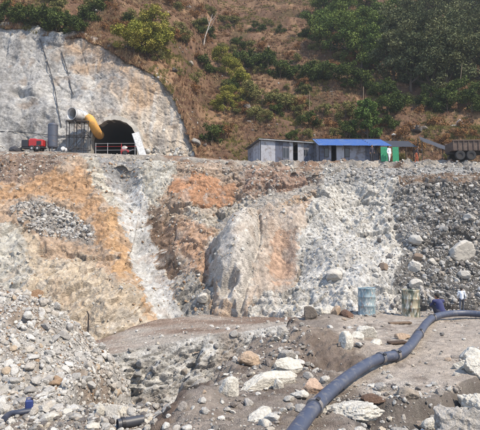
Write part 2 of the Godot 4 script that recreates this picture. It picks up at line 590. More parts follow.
var patches := [
	# [outline, colour, roughness of relief, blockiness, stones]
	[[Vector2(-36.89, 11.41), Vector2(-15.07, 11.54), Vector2(-13.49, 9.63), Vector2(-10.19, 4.36), Vector2(-7.62, -0.46), Vector2(-6.15, -4.08), Vector2(-9.53, -4.91), Vector2(-22.70, -4.85)], lin(208, 176, 144), 0.75, 0.55, 0.03],
	[[Vector2(-30.95, 11.68), Vector2(-17.47, 11.44), Vector2(-17.24, 8.97), Vector2(-18.87, 8.04), Vector2(-28.43, 8.26)], lin(158, 132, 114), 0.8, 0.3, 0.2],
	[[Vector2(-28.28, 8.04), Vector2(-20.63, 7.82), Vector2(-17.67, 9.55), Vector2(-14.55, 9.27), Vector2(-11.04, 4.35), Vector2(-9.33, 1.41), Vector2(-11.19, 1.80), Vector2(-15.24, 5.78), Vector2(-18.85, 6.14), Vector2(-26.03, 4.97)], lin(206, 160, 112), 0.6, 0.3, 0.015],
	[[Vector2(-24.50, 2.85), Vector2(-17.84, 2.85), Vector2(-15.75, 1.41), Vector2(-11.67, 0.96), Vector2(-8.83, -1.42), Vector2(-7.56, -4.21), Vector2(-19.21, -4.52)], lin(212, 192, 164), 0.8, 0.8, 0.04],
	[[Vector2(-24.92, 3.44), Vector2(-18.50, 2.85), Vector2(-16.51, 0.52), Vector2(-15.47, -2.02), Vector2(-20.57, -2.59)], lin(206, 200, 186), 0.6, 0.5, 0.05],
	[[Vector2(-20.27, 5.17), Vector2(-18.64, 5.75), Vector2(-16.10, 5.38), Vector2(-12.44, 3.03), Vector2(-11.98, 2.20), Vector2(-14.46, 2.36), Vector2(-16.29, 2.53), Vector2(-18.19, 3.53)], lin(168, 158, 148), 0.7, 0.3, 1.0],
	[[Vector2(-12.04, 5.29), Vector2(-10.61, 4.63), Vector2(-7.82, 0.48), Vector2(-6.00, -3.37), Vector2(-6.93, -3.89), Vector2(-8.70, -1.42), Vector2(-10.43, 1.41)], lin(212, 166, 112), 0.65, 0.35, 0.01],
	[[Vector2(-9.01, -0.75), Vector2(-7.74, -1.15), Vector2(-6.65, -3.46), Vector2(-8.05, -4.10)], lin(208, 188, 160), 0.5, 0.4, 0.1],
	[[Vector2(-16.52, 11.48), Vector2(-14.34, 11.54), Vector2(-11.88, 7.02), Vector2(-10.49, 4.82), Vector2(-11.66, 5.20), Vector2(-13.96, 7.66)], lin(216, 206, 186), 0.5, 0.4, 0.1],
	[[Vector2(-9.36, 11.55), Vector2(9.30, 11.49), Vector2(8.65, 8.15), Vector2(5.54, 6.26), Vector2(0.91, 5.28), Vector2(-2.15, 2.89), Vector2(-2.76, 0.58), Vector2(-3.35, -1.61), Vector2(-4.59, -1.31), Vector2(-6.67, 2.20), Vector2(-8.05, 5.33)], lin(194, 168, 144), 0.9, 0.6, 0.1],
	[[Vector2(-12.27, 11.55), Vector2(-7.08, 11.56), Vector2(-6.28, 8.87), Vector2(-7.10, 6.87), Vector2(-7.35, 5.24), Vector2(-8.91, 6.20)], lin(208, 202, 188), 0.7, 0.5, 0.1],
	[[Vector2(-6.54, 7.96), Vector2(-3.42, 8.44), Vector2(0.00, 7.76), Vector2(-0.37, 5.88), Vector2(-3.20, 5.49), Vector2(-5.28, 5.47), Vector2(-6.89, 6.66)], lin(202, 146, 102), 0.5, 0.25, 0.03],
	[[Vector2(-0.20, 9.35), Vector2(7.69, 9.29), Vector2(7.02, 7.51), Vector2(3.89, 6.27), Vector2(0.37, 6.28)], lin(178, 144, 122), 1.0, 0.7, 0.15],
	[[Vector2(-5.25, 5.28), Vector2(0.55, 5.88), Vector2(1.99, 5.09), Vector2(-0.35, 3.96), Vector2(-2.97, 3.60), Vector2(-4.76, 4.14)], lin(208, 198, 182), 1.0, 1.0, 0.1],
	[[Vector2(-7.21, 4.48), Vector2(-4.38, 3.77), Vector2(-2.23, 2.89), Vector2(-2.32, 1.37), Vector2(-2.80, -0.91), Vector2(-4.02, 0.43), Vector2(-5.86, 2.20)], lin(204, 164, 132), 0.85, 0.8, 0.08],
	[[Vector2(2.04, 6.28), Vector2(8.69, 8.38), Vector2(9.08, 7.49), Vector2(5.63, 5.46), Vector2(1.91, 3.41), Vector2(-1.54, 2.71), Vector2(-2.27, 3.60)], lin(184, 174, 162), 0.5, 0.2, 0.12],
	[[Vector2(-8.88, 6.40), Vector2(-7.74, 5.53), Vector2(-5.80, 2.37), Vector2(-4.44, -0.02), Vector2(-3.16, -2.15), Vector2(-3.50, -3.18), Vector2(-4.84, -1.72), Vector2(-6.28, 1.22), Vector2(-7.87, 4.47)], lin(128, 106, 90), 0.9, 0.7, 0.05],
	[[Vector2(-5.38, -0.01), Vector2(-3.49, -0.18), Vector2(-2.27, -2.02), Vector2(-1.89, -3.45), Vector2(-3.90, -3.43), Vector2(-4.76, -2.26)], lin(168, 164, 158), 1.0, 0.9, 0.2],
	[[Vector2(-14.66, 11.27), Vector2(-10.19, 11.55), Vector2(-9.45, 7.68), Vector2(-7.84, 4.29), Vector2(-6.46, 1.38), Vector2(-4.98, -1.72), Vector2(-3.31, -3.69), Vector2(-6.06, -3.85), Vector2(-7.32, -1.23), Vector2(-8.89, 2.04), Vector2(-11.08, 5.59)], lin(218, 215, 209), 0.3, 0.15, 0.08],
	[[Vector2(-14.68, 10.75), Vector2(-10.27, 11.02), Vector2(-9.80, 8.34), Vector2(-12.15, 7.89)], lin(164, 162, 160), 0.5, 0.2, 0.2],
	[[Vector2(-2.35, 2.03), Vector2(-0.35, 3.42), Vector2(1.58, 3.96), Vector2(1.83, 1.70), Vector2(0.90, -2.29), Vector2(-0.15, -3.33), Vector2(-1.34, -2.56), Vector2(-2.51, -0.62)], lin(214, 204, 191), 0.2, 0.25, 0.03],
	[[Vector2(1.40, 3.78), Vector2(5.70, 4.69), Vector2(5.70, 2.20), Vector2(4.76, -0.02), Vector2(3.90, -2.15), Vector2(1.94, -2.56), Vector2(0.29, -3.07), Vector2(0.91, -2.02), Vector2(1.83, 1.70)], lin(208, 188, 168), 0.22, 0.1, 0.03],
	[[Vector2(2.31, 1.38), Vector2(3.38, 2.37), Vector2(4.54, 2.20), Vector2(4.85, 0.75), Vector2(3.81, -1.60), Vector2(2.59, -1.75), Vector2(2.20, -0.55)], lin(208, 170, 140), 0.2, 0.1, 0.0],
	[[Vector2(8.60, 7.93), Vector2(16.48, 8.33), Vector2(16.04, 5.32), Vector2(13.50, 1.40), Vector2(11.30, -3.99), Vector2(-0.57, -4.18), Vector2(1.64, -2.42), Vector2(4.06, -2.01), Vector2(5.13, 0.44), Vector2(6.03, 4.50), Vector2(7.19, 6.25)], lin(220, 215, 205), 1.0, 0.8, 0.1],
	[[Vector2(5.06, 2.37), Vector2(7.99, 4.68), Vector2(9.47, 2.88), Vector2(12.40, 0.48), Vector2(11.78, -2.16), Vector2(6.68, -2.25), Vector2(4.56, -1.60)], lin(214, 210, 202), 0.6, 0.45, 0.16],
	[[Vector2(16.40, 8.10), Vector2(30.42, 8.28), Vector2(49.58, 8.30), Vector2(35.48, -3.93), Vector2(11.02, -3.99), Vector2(11.91, -0.55), Vector2(13.97, 2.20), Vector2(16.04, 5.32)], lin(112, 108, 103), 0.8, 0.35, 0.7],
	[[Vector2(14.67, 7.46), Vector2(17.43, 7.88), Vector2(15.76, 2.20), Vector2(13.37, 0.63), Vector2(13.62, 3.04)], lin(158, 154, 148), 0.9, 0.4, 0.8],
	[[Vector2(7.85, 10.24), Vector2(23.76, 10.11), Vector2(51.77, 10.16), Vector2(49.84, 8.52), Vector2(19.19, 8.53), Vector2(15.32, 8.22), Vector2(8.57, 7.72)], lin(186, 184, 180), 0.4, 0.1, 0.5],
	[[Vector2(14.98, 8.34), Vector2(22.98, 8.61), Vector2(50.00, 8.63), Vector2(49.11, 7.86), Vector2(18.81, 7.65), Vector2(14.96, 7.24)], lin(140, 116, 96), 0.6, 0.2, 0.2],
]
var patch_boxes: Array[Rect2] = []
var patch_polys: Array[PackedVector2Array] = []
var matter_hit := 0


func warp(p: Vector3, k := 1.0) -> Vector2:
	return Vector2(p.x + 0.7 * k * n_warp.get_noise_3d(p.x, p.y, p.z) + 0.4 * k * n_fine.get_noise_3d(p.x, p.y, p.z + 20), p.y + 0.7 * k * n_warp.get_noise_3d(p.x + 50, p.y, p.z) + 0.4 * k * n_fine.get_noise_3d(p.x + 30, p.y, p.z))


func matter(q: Vector2) -> int:
	for i in range(patches.size() - 1, -1, -1):
		if patch_boxes[i].has_point(q) and Geometry2D.is_point_in_polygon(q, patch_polys[i]):
			return i
	return 0


func cliff_push(p: Vector3) -> float:
	var q := Vector2(p.x, p.y)
	var m: Array = patches[matter(warp(p, 0.6))]
	var rough: float = m[2]
	var block: float = m[3]
	var d := 0.9 * n_big.get_noise_3dv(p) + rough * 0.55 * n_mid.get_noise_3dv(p) + (0.05 + 0.1 * rough) * n_fine.get_noise_3dv(p)
	# joints: tilted slabs that stand out by different amounts
	var tilt := Vector3(p.x * 0.6 + p.y * 0.35, p.y * 1.5 - p.x * 0.35, p.z * 0.6)
	var slab := Vector2(tilt.x, tilt.y) + Vector2(0.3, 0.3) * n_warp.get_noise_3dv(p)
	var bl := (0.3 + 0.9 * block) * minf(1.0, rough + 0.15)
	var small := 0.5 if p.x < -9.5 else (0.55 if p.x > 4.0 else 0.8)
	d += bl * (0.42 * facets(slab, 2.3, 1) + 0.34 * small * facets(slab, 1.0, 2) + 0.2 * small * facets(slab, 0.5, 3)) + (0.025 + 0.05 * rough) * facets(q, 0.27, 4)
	d += ledge_step(q)
	# large shapes: the gully of the chute, the undercut beside it, the bulging slab, its niche, the apron of broken rock
	d -= 1.3 * exp(-pow(near_line(q, chute_line) / 1.3, 2.0))
	d -= 0.7 * exp(-pow(near_line(q, undercut_line) / 0.9, 2.0))
	d += 1.0 * bump(q, slab_at, Vector2(2.1, 4.2), -0.25)
	d += 1.3 * plateau(q, slab_outline, 0.55) + 0.7 * plateau(q, ochre_outline, 0.8) - 0.9 * plateau(q, pocket_outline, 0.35) - 0.8 * plateau(q, shade_outline, 0.5)
	if p.x < -9.5: d += 0.16 * facets(Vector2(p.x * 0.5 + p.y * 0.1, p.y * 2.0), 0.8, 12)
	d -= 0.4 * exp(-pow(near_line(q, crack_line) / 0.14, 2.0))
	d -= 0.9 * bump(q, niche_at, Vector2(1.2, 2.4), -0.2)
	d -= 0.7 * bump(q, hollow_at, Vector2(0.9, 0.8), 0.0)
	d += 1.0 * bump(q, apron_at, Vector2(5.0, 6.0), 0.0)
	var top := along(cliff_top, p.x).x
	return d * lerpf(0.3, 1.0, smoothstep(0.0, 1.6, top - p.y))


var slab_outline := [Vector2(-2.15, 1.37), Vector2(-0.69, 2.89), Vector2(1.04, 3.42), Vector2(1.41, 1.54), Vector2(0.61, -1.75), Vector2(-0.29, -3.07), Vector2(-1.19, -2.56), Vector2(-2.18, -0.91)]
var ochre_outline := [Vector2(1.89, 2.88), Vector2(5.23, 3.77), Vector2(5.22, 1.70), Vector2(3.94, -1.74), Vector2(1.95, -2.29), Vector2(0.74, -2.56), Vector2(1.82, 1.38)]
var pocket_outline := [Vector2(-1.52, -1.75), Vector2(-0.62, -1.34), Vector2(-0.08, -2.02), Vector2(-0.74, -2.56), Vector2(-1.35, -2.43)]
var shade_outline := [Vector2(-2.75, 0.43), Vector2(-2.12, 0.74), Vector2(-1.88, -0.62), Vector2(-2.14, -1.62), Vector2(-2.80, -0.91)]
var chute_line := [Vector2(-12.10, 10.26), Vector2(-9.57, 5.30), Vector2(-7.35, 1.00), Vector2(-5.49, -2.24), Vector2(-4.57, -3.65)]
var undercut_line := [Vector2(-8.05, 5.33), Vector2(-5.80, 1.79), Vector2(-4.14, -1.25), Vector2(-3.24, -2.81)]
var slab_at: Vector2 = Vector2(-0.32, -0.18)
var crack_line := [Vector2(1.65, 3.41), Vector2(1.66, 1.54), Vector2(0.77, -1.27), Vector2(0.00, -3.07)]
var niche_at: Vector2 = Vector2(3.51, 0.13)
var hollow_at: Vector2 = Vector2(-0.75, -2.16)
var apron_at: Vector2 = Vector2(8.60, -0.14)
var ramp_line := [Vector2(8.52, 7.50), Vector2(4.52, 5.27), Vector2(-0.86, 3.06)]


func plateau(p: Vector2, poly: Array, soft: float) -> float:
	# 1 inside the outline, 0 outside, a ragged step between
	if absf(p.x - poly[0].x) > 9.0: return 0.0
	var ring: Array = poly.duplicate()
	ring.append(poly[0])
	var w := p + Vector2(n_warp.get_noise_2d(p.x * 2.0, p.y * 2.0), n_warp.get_noise_2d(p.x * 2.0 + 40.0, p.y * 2.0)) * 0.5
	var d := near_line(w, ring)
	return smoothstep(-soft, soft, d if inside(poly, w) else -d)


func ledge_step(q: Vector2) -> float:
	# the haul ramp climbs to the right across the face; the rock below it stands out
	var a: Vector2 = ramp_line[-1]
	var b: Vector2 = ramp_line[0]
	if q.x < a.x - 1.0 or q.x > b.x + 1.5: return 0.0
	var t := (q.x - a.x) / (b.x - a.x)
	var below := lerpf(a.y, b.y, t) + 0.35 * n_warp.get_noise_2d(q.x * 1.5, 8.0) - q.y
	return 1.25 * smoothstep(-0.1, 0.5, below) * (1.0 - smoothstep(1.0, 7.0, below)) * smoothstep(-0.15, 0.1, t) * (1.0 - smoothstep(0.9, 1.12, t))


func cliff_paint(p: Vector3) -> Color:
	var a: Color = patches[matter(warp(p))][1]
	var b: Color = patches[matter(warp(p + Vector3(0.31, 0.17, 3.0), 1.5))][1]
	var c := a.lerp(b, 0.2)
	# iron stain and pale dust in blotches with ragged outlines
	var s := n_mid.get_noise_3d(p.x * 1.3, p.y * 0.7, p.z + 90)
	var f := n_fine.get_noise_3d(p.x * 1.3, p.y * 1.3, p.z)
	facets(Vector2(p.x * 0.6 + p.y * 0.35, p.y * 1.5 - p.x * 0.35), 0.95, 2)
	c *= 1.0 + 0.14 * heights[facet_id]
	c = c.lerp(Color(0.34, 0.21, 0.12), clampf((s - 0.22) * 2.2, 0, 0.35) * (1.0 if p.x < 3.0 else 0.2))
	var l := c.r * 0.35 + c.g * 0.5 + c.b * 0.15
	c = Color(l, l, l).lerp(c, 0.8)
	c = c.lerp(Color(0.62, 0.59, 0.54), clampf((-s - 0.2) * 2.0, 0, 0.4))
	return c * clampf(0.86 + 0.4 * f + 0.15 * s, 0.45, 1.3)


func face_push(p: Vector3) -> float:
	var d := 0.9 * n_big.get_noise_3dv(p) + 0.26 * n_mid.get_noise_3dv(p * 0.9) + 0.07 * n_fine.get_noise_3dv(p)
	d += 0.16 * facets(Vector2(p.x * 0.8 + p.y * 0.3, p.y * 0.8), 2.6, 5) + 0.07 * facets(Vector2(p.x, p.y), 0.9, 6)
	var q := Vector2(p.x, p.y)
	d -= 0.9 * bump(q, face_hole, Vector2(1.5, 0.7), -0.5)
	d += 0.7 * bump(q, face_lump, Vector2(1.1, 1.4), 0.5)
	d -= 0.5 * bump(q, face_hole_low, Vector2(0.9, 0.5), 0.2)
	return d


var face_hole: Vector2 = Vector2(-26.01, 19.32)
var face_lump: Vector2 = Vector2(-24.22, 19.75)
var face_hole_low: Vector2 = Vector2(-20.09, 19.20)
var tan_edge := [Vector2(-18.41, 26.06), Vector2(-15.76, 24.58), Vector2(-13.60, 22.57), Vector2(-11.91, 20.05)]
var grey_edge := [Vector2(-34.25, 24.19), Vector2(-26.71, 22.82), Vector2(-22.50, 19.35), Vector2(-20.05, 16.01)]


func face_paint(p: Vector3) -> Color:
	var q := Vector2(p.x, p.y)
	var w := n_warp.get_noise_3d(p.x * 0.6, p.y * 0.6, p.z)
	var c := lin(178, 176, 173).lerp(lin(200, 186, 169), clampf((p.x + 19.0) / 7.0 + w * 1.2, 0, 1))
	c = c.lerp(lin(190, 160, 130), clampf(1.25 - near_line(q, tan_edge) / 2.6 + w * 1.4, 0, 0.75))
	# streaks of grout run down the face: long in y
	var run := n_mid.get_noise_3d(p.x * 1.6, p.y * 0.25, 4.0)
	c = c.lerp(lin(138, 136, 134), clampf((run - 0.08) * 2.6, 0, 0.6))
	c = c.lerp(lin(212, 209, 203), clampf((-run - 0.15) * 2.4, 0, 0.5))
	c = c.lerp(lin(140, 118, 98), clampf((n_mid.get_noise_3d(p.x, p.y, 40.0) - 0.3) * 2.5, 0, 0.5))
	return c * clampf(0.92 + 0.35 * n_fine.get_noise_3dv(p), 0.6, 1.2)


func hill_y(x: float, z: float) -> float:
	var f := along(hill_foot, x)
	var d := f.y - z
	var y := f.x + (d * 0.8 if d > 0.0 else d * 1.4)
	# old terraces and hummocks
	var k := n_warp.get_noise_3d(x * 0.12, 0, z * 0.12)
	y += smoothstep(2.0, 8.0, d) * (0.55 * sin(y * 2.0 + 4.0 * k) + 1.4 * n_big.get_noise_3d(x * 0.7, 3, z * 0.7))
	return y + 0.3 * n_mid.get_noise_3d(x, 7, z) + 0.1 * n_fine.get_noise_3d(x, 7, z)


func hill_paint(p: Vector3) -> Color:
	var a := n_mid.get_noise_3d(p.x * 0.35, 1.0, p.z * 0.35)
	var b := n_mid.get_noise_3d(p.x * 0.9, 20.0, p.z * 0.9)
	var c := lin(120, 94, 77)
	c = c.lerp(lin(158, 128, 100), clampf(a * 2.0 + 0.1, 0, 0.9))
	c = c.lerp(lin(96, 84, 58), clampf(-a * 2.4 + b - 0.2, 0, 0.8))
	c = c.lerp(lin(100, 76, 63), clampf(b * 2.5 - 0.2, 0, 0.7))
	return c * clampf(0.9 + 0.5 * n_fine.get_noise_3dv(p), 0.5, 1.3)


func yard_y(x: float, z: float) -> float:
	var a := along(cliff_top, x)
	var b := along(yard_back, x)
	var t := clampf((a.y - z) / (a.y - b.y), 0, 1)
	return lerpf(a.x, b.x, smoothstep(0.0, 0.75, t))


# near ground: a flat tongue of sand that drops to a lower flat on the left and to the river bed behind
func ledge_edge(z: float) -> float:
	var d := -z
	var keys := [Vector2(2, -1.1), Vector2(6, -0.95), Vector2(7.2, -0.82), Vector2(8.5, -0.45), Vector2(11, -0.1), Vector2(13, 0.8), Vector2(15, 1.5), Vector2(16.5, 2.2), Vector2(19, 3.6)]
	for i in keys.size() - 1:
		if d <= keys[i + 1].x:
			return lerpf(keys[i].y, keys[i + 1].y, clampf((d - keys[i].x) / (keys[i + 1].x - keys[i].x), 0, 1))
	return 3.6


func ground_y(x: float, z: float) -> float:
	var d := -z
	var w := 0.35 * n_mid.get_noise_3d(x * 1.5, 0, z * 1.5) + 0.12 * n_fine.get_noise_3d(x, 5, z)
	var out := ledge_edge(z) + w * 1.2 - x
	var back := d - 17.9 - w - 0.25 * sin(x * 0.9)
	var top := -0.2 + 0.10 * n_big.get_noise_3d(x * 2, 2, z * 2) + 0.06 * n_mid.get_noise_3d(x * 1.4, 3, z * 1.4)
	var p := Vector2(x, z)
	top += 0.4 * bump(p, Vector2(1.55, -11.9), Vector2(1.3, 0.8)) + 0.2 * bump(p, Vector2(2.5, -13.2), Vector2(1.0, 0.7))
	top -= 0.5 * bump(p, Vector2(1.7, -10.3), Vector2(0.8, 0.5))
	top += 0.14 * bump(p, Vector2(2.6, -15.8), Vector2(1.5, 0.9))
	# the washed-out hollow in front of the sand shelf
	var lip := 8.4 + 0.35 * sin(x * 1.7) + 0.7 * w + 0.5 * (x - 2.8)
	var cut := smoothstep(0.0, 0.22, lip - d) * smoothstep(1.35, 1.8, x - 0.12 * (d - 6.0) + 0.5 * w)
	top -= 0.28 * cut
	top += 0.22 * bump(p, Vector2(-0.6, -7.7), Vector2(0.5, 0.8))
	top += cut * (0.07 * n_fine.get_noise_3d(x * 1.2, 9, z * 1.2) + 0.08 * facets(Vector2(x, z * 1.6), 0.55, 15) + 0.03 * facets(Vector2(x, z), 0.2, 16))
	var low := -3.25 + 0.12 * n_mid.get_noise_3d(x * 0.8, 4, z * 0.8) + 0.05 * n_fine.get_noise_3d(x, 4, z)
	low -= 3.6 * smoothstep(0.0, 1.6, d - 17.4 - w) * smoothstep(-7.0, -6.0, x)
	var y := lerpf(top, low, smoothstep(-0.05, 1.7, out))
	y = lerpf(y, -6.8, smoothstep(0.0, 2.2, back) * smoothstep(-7.0, -6.0, x))
	var crumbs := smoothstep(-0.3, 0.4, out) * (1.0 - smoothstep(1.6, 2.4, out))
	y += crumbs * (0.22 * facets(Vector2(x, z), 0.5, 19) + 0.1 * facets(Vector2(x, z), 0.2, 20) + 0.12 * n_fine.get_noise_3d(x * 1.6, y, z * 1.6))
	var rough := lerpf(1.0, 0.45, smoothstep(-0.3, 0.3, x - 1.4 - 0.12 * (d - 8.0))) + 2.2 * bump(p, Vector2(1.5, -11.2), Vector2(1.6, 1.8))
	return y + rough * (0.035 * n_fine.get_noise_3d(x * 4, 1, z * 4) + 0.03 * facets(Vector2(x, z), 0.3, 18)) + 0.014 * n_fine.get_noise_3d(x * 13, 1, z * 13)


func ground_paint(p: Vector3) -> Color:
	var a := n_mid.get_noise_3d(p.x * 0.9, 2, p.z * 0.9)
	var b := n_fine.get_noise_3d(p.x * 0.8, 2, p.z * 0.8)
	var mud := lin(142, 132, 123)
	var sand := lin(188, 176, 163)
	var k := clampf((p.x - 1.2 - 0.12 * (-p.z - 8.0)) * 0.9 + a * 1.6, 0, 1)
	var c := mud.lerp(sand, k * 0.85)
	c = c.lerp(lin(198, 190, 180), clampf((a - 0.18) * 2.0, 0, 0.6))
	c = c.lerp(lin(104, 90, 80), clampf((b - 0.1) * 2.0, 0, 0.6) * (1.0 - k * 0.6))
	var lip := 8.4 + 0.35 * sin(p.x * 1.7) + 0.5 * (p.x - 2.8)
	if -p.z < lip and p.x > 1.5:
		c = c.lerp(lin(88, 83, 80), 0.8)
	var soil := bump(Vector2(p.x, p.z), Vector2(1.5, -11.0), Vector2(1.6, 1.8)) + 0.7 * a + 0.35 * b + 0.25 * n_fine.get_noise_3d(p.x * 4, 6, p.z * 4)
	c = c.lerp(lin(112, 98, 88), 0.7 * smoothstep(0.2, 0.55, soil))
	if p.x < ledge_edge(p.z) - 0.1 and p.y > -3.0:
		c = c.lerp(lin(98, 82, 72), 0.7)
	if p.y < -2.9:
		c = c.lerp(lin(150, 138, 128), 0.6)
	return c * clampf(0.95 + 0.35 * n_fine.get_noise_3d(p.x * 3, 4, p.z * 3), 0.6, 1.3)


func heap_y(x: float, z: float) -> float:
	var d := -z
	var crest := -3.3 + 2.9 * smoothstep(-5.6, -10.0, x) + 0.3 * smoothstep(-9, -13, x)
	var up := smoothstep(16.2, 24.2, d + 0.6 * n_mid.get_noise_3d(x * 0.6, 0, z * 0.6))
	var y := lerpf(-3.4, crest, up)
	y = lerpf(y, -4.7, smoothstep(24.5, 28.0, d))
	y = lerpf(y, -7.2, smoothstep(-6.3, -5.2, x + 0.5 * n_mid.get_noise_3d(x, 0, z)) * smoothstep(17.0, 18.6, d))
	return y + 0.22 * n_mid.get_noise_3d(x, 1, z) + 0.16 * n_chip.get_noise_3d(x, y, z) + 0.05 * n_fine.get_noise_3d(x, 1, z)


func heap_paint(p: Vector3) -> Color:
	var a := n_mid.get_noise_3d(p.x, 2, p.z)
	var c := lin(186, 182, 176).lerp(lin(150, 130, 112), clampf(a * 2.0, 0, 0.8))
	return c * clampf(0.92 + 0.4 * n_fine.get_noise_3dv(p), 0.5, 1.3)


func wall_push(p: Vector3) -> float:
	var t := Vector3(p.x * 0.7 + p.y * 0.7, p.y * 1.6 - p.x * 0.8, p.z)
	var q := Vector2(t.x, t.y)
	var d := 0.4 * n_big.get_noise_3dv(p) + 0.2 * n_mid.get_noise_3dv(t) + 0.45 * facets(q, 2.0, 7) + 0.34 * facets(q, 0.8, 8) + 0.17 * facets(q, 0.38, 9) + 0.06 * n_fine.get_noise_3dv(p)
	return d * lerpf(0.15, 1.0, smoothstep(0.0, 0.7, along(wall_top, p.x).x - p.y))


func wall_paint(p: Vector3) -> Color:
	var a := n_mid.get_noise_3d(p.x + p.y, p.y * 1.6 - p.x * 0.7, 6)
	var c := lin(204, 201, 195).lerp(lin(158, 152, 145), clampf(a * 2.2, 0, 0.8)).lerp(lin(160, 142, 126), clampf(n_mid.get_noise_3d(p.x * 0.5, p.y * 0.5, 60) * 2.5 - 0.4, 0, 0.5))
	return c * clampf(0.95 + 0.4 * n_fine.get_noise_3dv(p), 0.5, 1.3)


func bench_paint(p: Vector3) -> Color:
	var a := n_mid.get_noise_3d(p.x * 0.4, 2, p.z * 1.2)
	var c := lin(168, 148, 133).lerp(lin(190, 180, 168), clampf(0.3 + a * 1.6, 0, 1))
	c = c.lerp(lin(134, 112, 98), clampf(-a * 1.8 - 0.1, 0, 0.7))
	return c * clampf(0.95 + 0.3 * n_fine.get_noise_3dv(p), 0.6, 1.2)


func build_land() -> void:
	for p in patches:
		var poly := PackedVector2Array(p[0])
		var r := Rect2(poly[0], Vector2.ZERO)
		for q in poly: r = r.expand(q)
		patch_boxes.append(r)
		patch_polys.append(poly)
	mats.gravel = earth("gravel", "grain", "rough", 0.9, 2.0)
	var far_rock := earth("rock", "gravel", "rough", 3.4, 9.0)
	var near_soil := earth("soil", "gravel", "gravel_height", 0.8, 2.2)
	var shot := earth("sprayed concrete", "grain", "rough", 4.0, 5.0)
	var turf := earth("dry earth", "gravel", "rough", 5.0, 10.0)

	var none := func(_p: Vector3) -> float: return 0.0
	var hs := sheet("hillside", -75, 75, 420, 300, func(x: float, t: float):
		var z := along(hill_foot, x).y + 0.55 - 110.0 * pow(t, 1.35)
		return Vector3(x, hill_y(x, z), z), none, hill_paint, turf)
	tag(hs.node, "steep hillside of red-brown earth and dry grass with old terraces", "hillside", "", "structure")

	var mouth := Vector3(-13.979, 11.453, -57.200)
	var fs := sheet("cut_slope", -40, along_x_last(face_foot), 300, 200, func(x: float, t: float): return between(face_foot, face_top, x, t), face_push, face_paint, shot,
		func(p: Vector3) -> bool: return in_arch(p.x - mouth.x, p.y - mouth.y, 0.25))
	tag(fs.node, "pale grey sprayed-concrete cut slope round the tunnel mouth", "rock face", "", "structure")

	var ys := sheet("work_yard", -40, 40, 420, 90, func(x: float, t: float):
		var z := lerpf(along(cliff_top, x).y + 0.5, -61.5, t)
		var y := yard_y(x, z) - 1.0 * (1.0 - smoothstep(0.0, 0.09, t))
		return Vector3(x, y, z), func(p: Vector3) -> float: return (0.06 + 0.75 * smoothstep(-54.6, -53.2, p.z)) * n_mid.get_noise_3dv(p * 1.5) + 0.04 * n_fine.get_noise_3dv(p) + 0.14 * smoothstep(-54.6, -53.2, p.z) * facets(Vector2(p.x, p.z), 0.5, 14), func(p: Vector3) -> Color: return lin(176, 168, 158).lerp(lin(150, 122, 102), clampf(n_mid.get_noise_3d(p.x * 0.5, 3.0, p.z) * 3.0 + (0.5 if p.x < -17.0 or (p.x > -8.0 and p.x < 8.0) else -0.3), 0.0, 0.9)) * clampf(0.92 + 0.5 * n_mid.get_noise_3dv(p), 0.6, 1.25), far_rock)
	tag(ys.node, "gravel work yard along the top of the cliff", "yard", "", "structure")

	var cs := sheet("cliff", -31, 31, 880, 270, func(x: float, t: float): return between(cliff_foot, cliff_top, x, lerpf(-0.06, 1.0, t)) + Vector3(0, 0, -0.9 * sin(t * PI)), cliff_push, cliff_paint, far_rock)
	tag(cs.node, "cut bank of orange, grey and pale rock below the work yard", "cliff", "", "structure")

	var bs := sheet("bench_path", -36, 36, 330, 60, func(x: float, t: float): return between(wall_top, cliff_foot, x, t * 1.1) - Vector3(0, 0.7 * (1.0 - smoothstep(0.0, 0.07, t)), 0), func(p: Vector3) -> float: return 0.12 * n_mid.get_noise_3dv(p) + 0.03 * n_fine.get_noise_3dv(p), bench_paint, far_rock)
	tag(bs.node, "brown dirt track along the foot of the cliff", "path", "", "structure")

	var ws := sheet("rock_wall", -24, 30, 420, 70, func(x: float, t: float): return between(wall_foot, wall_top, x, t * 1.06), wall_push, wall_paint, far_rock)
	tag(ws.node, "fractured grey rock step below the dirt track", "rock face", "", "structure")

	var rs := sheet("river_bed", -36, 30, 180, 60, func(x: float, t: float): return Vector3(x, -6.9, lerpf(-9, -31, t)), func(p: Vector3) -> float: return 0.2 * n_mid.get_noise_3dv(p), bench_paint, far_rock)
	tag(rs.node, "stony gully floor behind the near ground", "river bed", "", "structure")

	var gs := sheet("ground", -10.5, 11, 400, 330, func(x: float, t: float):
		var z := -lerpf(2.2, 20.5, t)
		return Vector3(x, ground_y(x, z), z), none, ground_paint, near_soil)
	tag(gs.node, "muddy and sandy ground with stones in the foreground", "ground", "", "structure")

	var ps := sheet("rubble_heap", -17, -3.4, 190, 170, func(x: float, t: float):
		var z := -lerpf(15.8, 28.5, t)
		return Vector3(x, heap_y(x, z), z), none, heap_paint, far_rock)
	tag(ps.node, "heap of pale broken rock beside the muddy flat", "rubble heap", "", "structure")


func along_x_last(c: Array) -> float:
	return c[-1].x


func in_arch(dx: float, dy: float, grow: float) -> bool:
	# the tunnel's outline: straight sides, then a flattened arch
	var w := 2.55 + grow
	if absf(dx) > w or dy < -2.0: return false
	if dy < 1.5: return true
	return pow(dx / w, 2.0) + pow((dy - 1.5) / (2.55 + grow), 2.0) < 1.0


